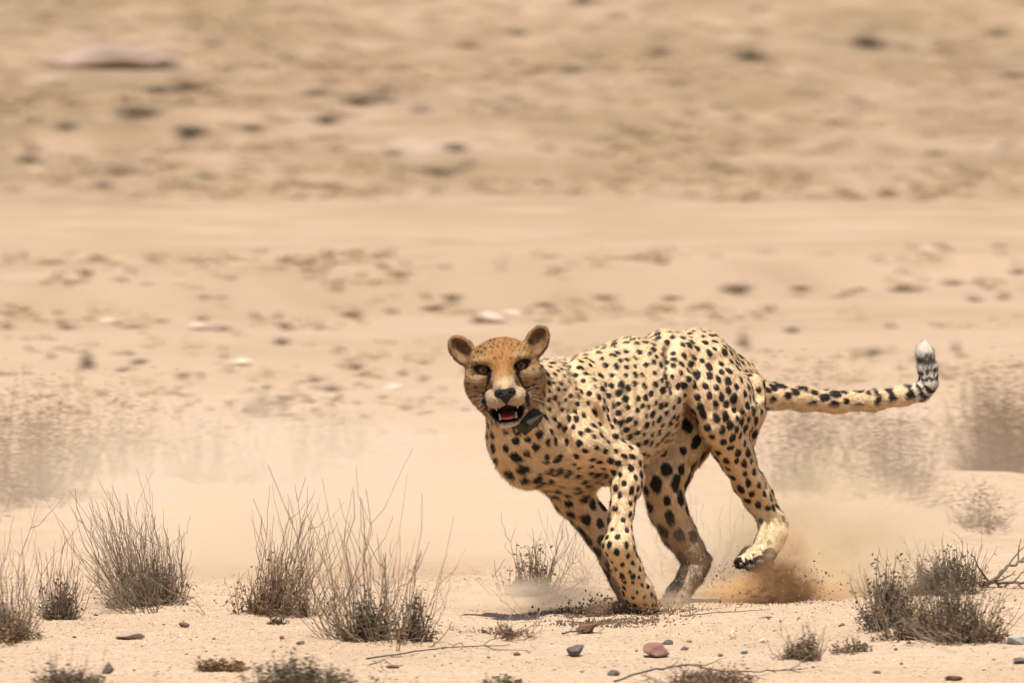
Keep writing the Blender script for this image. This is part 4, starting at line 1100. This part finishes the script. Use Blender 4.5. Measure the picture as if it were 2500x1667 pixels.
for k, (px, py, w, h_) in enumerate([(457, 225, 60, 26), (400, 238, 60, 20), (330, 298, 66, 26), (455, 262, 34, 16), (160, 318, 44, 24), (66, 398, 40, 34), (523, 438, 60, 30), (905, 258, 70, 22), (797, 312, 52, 20),
        (640, 322, 60, 18), (470, 325, 80, 16), (948, 382, 50, 24), (1052, 420, 64, 22), (1112, 372, 40, 26), (1148, 460, 90, 30), (820, 462, 44, 20), (1265, 98, 40, 26), (1130, 112, 50, 20), (1584, 142, 56, 20),
        (1546, 490, 50, 26), (1833, 146, 60, 36), (2131, 126, 60, 24), (1255, 250, 44, 26), (1205, 270, 40, 20), (1350, 490, 60, 14), (285, 425, 70, 26), (120, 450, 90, 34), (1035, 480, 60, 22), (785, 235, 60, 20),
        (2010, 110, 36, 18), (2430, 88, 50, 26), (1840, 28, 40, 30), (1500, 48, 60, 34), (20, 470, 60, 40), (1690, 500, 80, 12), (1820, 505, 70, 14), (2060, 515, 40, 16), (2390, 435, 40, 18), (2310, 380, 40, 20), (1960, 435, 40, 14)]):
    if py < 445:
        dk_ = k < 14 or k in (20, 21)
        far_bush(L1 if dk_ else 'faded brown scrub bush on the far rocky slope', px, py, w * (1.25 if dk_ else .85), h_ * (1.2 if dk_ else .85), 300 + k, leaf=1 if dk_ else (2, 2, 0)[k % 3],
                 group='dark scrub bushes on the far slope' if dk_ else 'faded scrub bushes on the far slope')
L2 = 'small dark bush along the low bank on the far plain'
for k, (px, py, w, h_) in enumerate([(2381, 728, 60, 26), (2400, 690, 44, 22), (2480, 688, 50, 26), (558, 688, 36, 20), (350, 694, 34, 14), (2330, 705, 50, 22), (1420, 740, 60, 14), (1340, 745, 90, 16), (1090, 752, 60, 20), (1050, 765, 90, 16),
        (870, 768, 70, 16), (700, 800, 60, 20), (180, 805, 44, 18), (340, 805, 90, 16), (1640, 728, 70, 12), (1790, 722, 90, 14), (2100, 712, 90, 16), (2220, 708, 60, 22), (10, 812, 40, 22), (1480, 735, 60, 14), (1950, 718, 60, 12), (950, 762, 60, 12), (560, 805, 80, 14)]):
    far_bush(L2, px, py, w * .8, h_ * .8, 400 + k, leaf=1 if k < 4 else 2, group='bushes along the bank')
L3 = 'small faded bush on the pale sand before the bank'
for k, (px, py, w, h_) in enumerate([(205, 905, 30, 60), (445, 930, 30, 22), (140, 880, 40, 24), (685, 850, 50, 34), (560, 868, 40, 30), (885, 900, 30, 26), (990, 915, 34, 28), (740, 925, 60, 30), (290, 905, 30, 20), (1165, 790, 50, 34), (1820, 850, 34, 60), (2120, 870, 40, 26), (2310, 860, 30, 26), (2180, 800, 30, 20), (1930, 810, 40, 18), (820, 960, 50, 30), (640, 950, 40, 24), (350, 880, 40, 20)]):
    far_bush(L3, px, py, w, h_, 500 + k, leaf=2, group='faded bushes on the plain')
stone('large low grey purple rock outcrop on the far slope', 262, 168, 330, 62, M_ROCK['outcrop'], 201, depth=.5, name='rock_outcrop', cat='rock', sink=.2)
stone('smaller rock shelf at the foot of the grey purple outcrop', 400, 172, 130, 36, M_ROCK['outcrop'], 202, depth=.5, name='rock_outcrop', cat='rock', sink=.2)
for k, (px, py, w, h_) in enumerate([(1403, 178, 60, 28), (975, 172, 40, 16), (1255, 160, 36, 14), (1030, 275, 40, 18), (1420, 16, 60, 30), (1210, 262, 40, 16), (2090, 250, 40, 14), (2480, 190, 60, 20), (250, 460, 50, 22), (90, 300, 40, 18), (700, 150, 40, 22), (520, 110, 40, 24)]):
    stone('reddish brown rock scattered on the far slope', px, py, w, h_, M_ROCK['hill'], 210 + k, name='hill_rock', cat='rock', group='rocks on the far slope')
for k, (px, py, w, h_) in enumerate([(485, 806, 50, 20), (530, 808, 40, 12), (590, 895, 54, 22), (1200, 790, 90, 34), (1250, 775, 60, 20), (960, 950, 50, 16), (2270, 620, 34, 20), (270, 790, 50, 14)]):
    stone('whitish rock on the pale plain near the bank', px, py, w, h_, M_ROCK['pale'], 240 + k, name='pale_rock', cat='rock', group='whitish rocks on the plain')
def scrub_cover(n, seed, yr, label, material, size, dens=1.2):
    r = np.random.default_rng(seed)
    y = r.uniform(*yr, n * 2); x = r.uniform(-1, 1, n * 2) * (y + 30) * .055
    p = np.stack([x, y, 0 * x], 1); p = p[(vnoise(p * [1, .5, 1], dens, seed) + r.uniform(-.6, .6, len(p))) > .1][:n]
    p[:, 2] = ground_z(p[:, 0], p[:, 1])
    q = (p[:, None, :] + r.normal(size=(len(p), 7, 3)) * np.array([1, 1, .0]) * size * .6 + np.abs(r.normal(size=(len(p), 7, 3))) * np.array([0, 0, 1]) * size * .35).reshape(-1, 3)
    v, f = leaves(q, size, r)
    o = mesh_obj('ground_scrub', v, f, material, smooth=False); return tag(o, label, 'scrub', kind='stuff')
M_SCR = mat('dry_scrub', (0.33, 0.235, 0.145), 0.9, base2=(0.43, 0.315, 0.20), scale=1.2)
scrub_cover(2600, 5, (58, 104), 'low dry scrub covering the far slope', M_SCR, .07)
scrub_cover(260, 6, (26, 36), 'low dry scrub along the bank of the plain', M_SCR, .05)
scrub_cover(500, 8, (9, 24), 'sparse dry stubble on the sandy plain', M_SCR, .03)

# soil thrown up by the paws
r_ = np.random.default_rng(5)
M_SOIL = mat('dark_soil', (0.085, 0.052, 0.032), 0.95, base2=(0.15, 0.095, 0.06), scale=60)
def soil(label, px, py, y, sx, sy, n, seed, smax_=.006):
    r = np.random.default_rng(seed); c = P(px, py, y)
    p = c + r.normal(size=(n, 3)) * [sx, .07, sy]; p[:, 2] = np.maximum(p[:, 2], ground_z(p[:, 0], p[:, 1]) + .001)
    tag(bits('kicked_soil', p, .0012 + smax_ * r.beta(1, 4, n), M_SOIL, seed, 1.0), label, 'soil')
soil('dark soil churned up under the cheetah\'s forepaws', 1510, 1508, .0, .080, .020, 3200, 1)
soil('dark soil, partly standing in for shade, on the sand in front of the forepaws', 1490, 1528, -.40, .065, .006, 1500, 21)  # dark bits are partly soil, partly a stand-in for shade on the sand
soil('dark soil clods thrown up ahead of the forepaws', 1462, 1500, .03, .020, .022, 260, 2)
soil('dark soil scattered around the planted hind foot', 1600, 1503, .2, .05, .012, 500, 3)
soil('brown soil flung from under the raised hind paw', 1880, 1455, .30, .075, .040, 1600, 4, .0040)
M_GRAIN = mat('sand_grain', (0.68, 0.53, 0.38), 0.8)
def spray(label, px, py, y, sx, sy, sdp, n, seed, s0=.0006, s1=.0012):
    r = np.random.default_rng(seed); c = P(px, py, y); p = c + r.normal(size=(n, 3)) * [sx, sdp, sy]
    p = p[p[:, 2] > ground_z(p[:, 0], p[:, 1]) + .004]
    tag(bits('flying_sand', p, r.uniform(s0, s1, len(p)), M_GRAIN, seed, 1.0), label, 'sand')
spray('bright sand grains flying below the cheetah\'s tail', 2040, 1140, .6, .16, .10, .15, 2600, 11)
spray('sand grains flung up behind the raised hind paw', 1940, 1370, .45, .11, .09, .12, 2200, 12)
spray('sand grains flying round the forepaws', 1580, 1440, .05, .10, .06, .10, 1100, 13)
spray('stray sand grains drifting ahead of the cheetah', 900, 1200, .6, .45, .22, .3, 260, 14)

# ------------------------------------------------------------------ dust in the air
def dust(label, c, rad, dens, col, seed, nscale=2.0, lo=.35, hi=.7, soft=1.5, rot=0.0):
    bm = bmesh.new(); bmesh.ops.create_icosphere(bm, subdivisions=3, radius=1.0)
    me = bpy.data.meshes.new('dust_cloud'); bm.to_mesh(me); bm.free()
    m = bpy.data.materials.new('airborne_dust'); m.use_nodes = True; n = m.node_tree.nodes; l = m.node_tree.links
    n.remove(n['Principled BSDF'])
    pv = n.new('ShaderNodeVolumePrincipled'); pv.inputs['Color'].default_value = (*col, 1); pv.inputs['Anisotropy'].default_value = 0.0
    tc = n.new('ShaderNodeTexCoord')
    ln = n.new('ShaderNodeVectorMath'); ln.operation = 'LENGTH'; l.new(tc.outputs['Object'], ln.inputs[0])
    fo = n.new('ShaderNodeMapRange'); fo.interpolation_type = 'SMOOTHSTEP'
    for k, q in zip((1, 2, 3, 4), (1.0, 0.05, 0.0, 1.0)): fo.inputs[k].default_value = q
    l.new(ln.outputs['Value'], fo.inputs[0])
    pw = n.new('ShaderNodeMath'); pw.operation = 'POWER'; l.new(fo.outputs[0], pw.inputs[0]); pw.inputs[1].default_value = soft
    mp = n.new('ShaderNodeMapping'); mp.inputs['Location'].default_value = (seed * 3.7, seed * 1.3, seed * 2.1)
    l.new(tc.outputs['Object'], mp.inputs['Vector'])
    ns = n.new('ShaderNodeTexNoise'); ns.inputs['Scale'].default_value = nscale; ns.inputs['Detail'].default_value = 5; ns.inputs['Distortion'].default_value = 1.0
    l.new(mp.outputs[0], ns.inputs['Vector'])
    nr = n.new('ShaderNodeMapRange'); nr.interpolation_type = 'SMOOTHSTEP'
    for k, q in zip((1, 2, 3, 4), (lo, hi, 0.08, 1.0)): nr.inputs[k].default_value = q
    l.new(ns.outputs['Fac'], nr.inputs[0])
    m1 = n.new('ShaderNodeMath'); m1.operation = 'MULTIPLY'; l.new(pw.outputs[0], m1.inputs[0]); l.new(nr.outputs[0], m1.inputs[1])
    m2 = n.new('ShaderNodeMath'); m2.operation = 'MULTIPLY'; l.new(m1.outputs[0], m2.inputs[0]); m2.inputs[1].default_value = dens
    l.new(m2.outputs[0], pv.inputs['Density']); l.new(pv.outputs[0], n['Material Output'].inputs['Volume'])
    me.materials.append(m)
    o = bpy.data.objects.new('dust_cloud', me); C.objects.link(o); o.location = c; o.scale = rad; o.rotation_euler = (0, rot, 0)
    return tag(o, label, 'dust', kind='stuff')
TAN = (0.96, 0.88, 0.765)
def above(px, y, dz):
    q = P(px, 1480, y); q[2] = gz(q[0], y) + dz; return q
dust('broad tan dust haze drifting ahead of the cheetah', P(880, 1290, 2.4), (1.30, 1.4, .48), 3.0, (0.90, 0.775, 0.625), 1, 1.6, lo=.25)
dust('thin dust veil drifting over the blurred bushes', P(300, 1120, 4.5), (1.4, 2.2, .46), .28, (0.90, 0.775, 0.625), 2, 1.8, lo=.25)
dust('faint dust hanging beyond the cheetah\'s tail', P(2200, 1150, 4.0), (1.0, 1.8, .45), .28, (0.90, 0.775, 0.625), 8, 1.8, lo=.25)
dust('tan dust cloud rising behind the raised hind paw', P(2000, 1330, .80), (.46, .36, .31), 12.0, (0.93, 0.79, 0.575), 3, 2.4, lo=.30, hi=.62)
dust('pale dust hanging under the cheetah\'s belly and legs', P(1640, 1390, .85), (.50, .36, .27), 6.5, (0.90, 0.775, 0.62), 4, 1.8, lo=.25)
dust('torn tan dust plume trailing from the raised hind paw', P(1975, 1400, .5), (.20, .16, .15), 13, (0.92, 0.75, 0.52), 12, 2.6, lo=.36, hi=.6)
dust('dark brown core of dust kicked up by the hind paw', above(1905, .28, .040), (.13, .09, .085), 230, (0.36, 0.21, 0.11), 5, 3.0, soft=1.5, lo=.44, hi=.62)
dust('dust ahead of the dark dust core with orange light put into its colour', above(1835, .28, .028), (.16, .09, .060), 70, (0.88, 0.62, 0.34), 9, 3.0, soft=1.2, lo=.40, hi=.62)  # the orange-lit front of the puff is painted through the dust colour
dust('low dust trailing behind the dark dust core', above(1995, .32, .025), (.14, .07, .038), 60, (0.80, 0.57, 0.36), 10, 3.0, soft=1.2, lo=.40, hi=.62)
dust('narrow dust plume rising above the dark dust core', above(1925, .32, .115), (.10, .08, .13), 50, (0.78, 0.58, 0.39), 6, 2.8, rot=.35, lo=.44, hi=.62)
dust('dust puff around the forepaws and planted hind foot', above(1600, .06, .02), (.22, .15, .055), 10, (0.84, 0.68, 0.50), 7, 2.4, lo=.3)
dust('dark dust thrown ahead of the forepaws', above(1500, -.02, .012), (.11, .08, .040), 70, (0.50, 0.34, 0.22), 11, 2.4, lo=.3)

dust('low tan dust hanging over the ground ahead of the forepaws', above(1290, .25, .03), (.30, .22, .075), 16, (0.92, 0.79, 0.62), 13, 2.2, lo=.25)
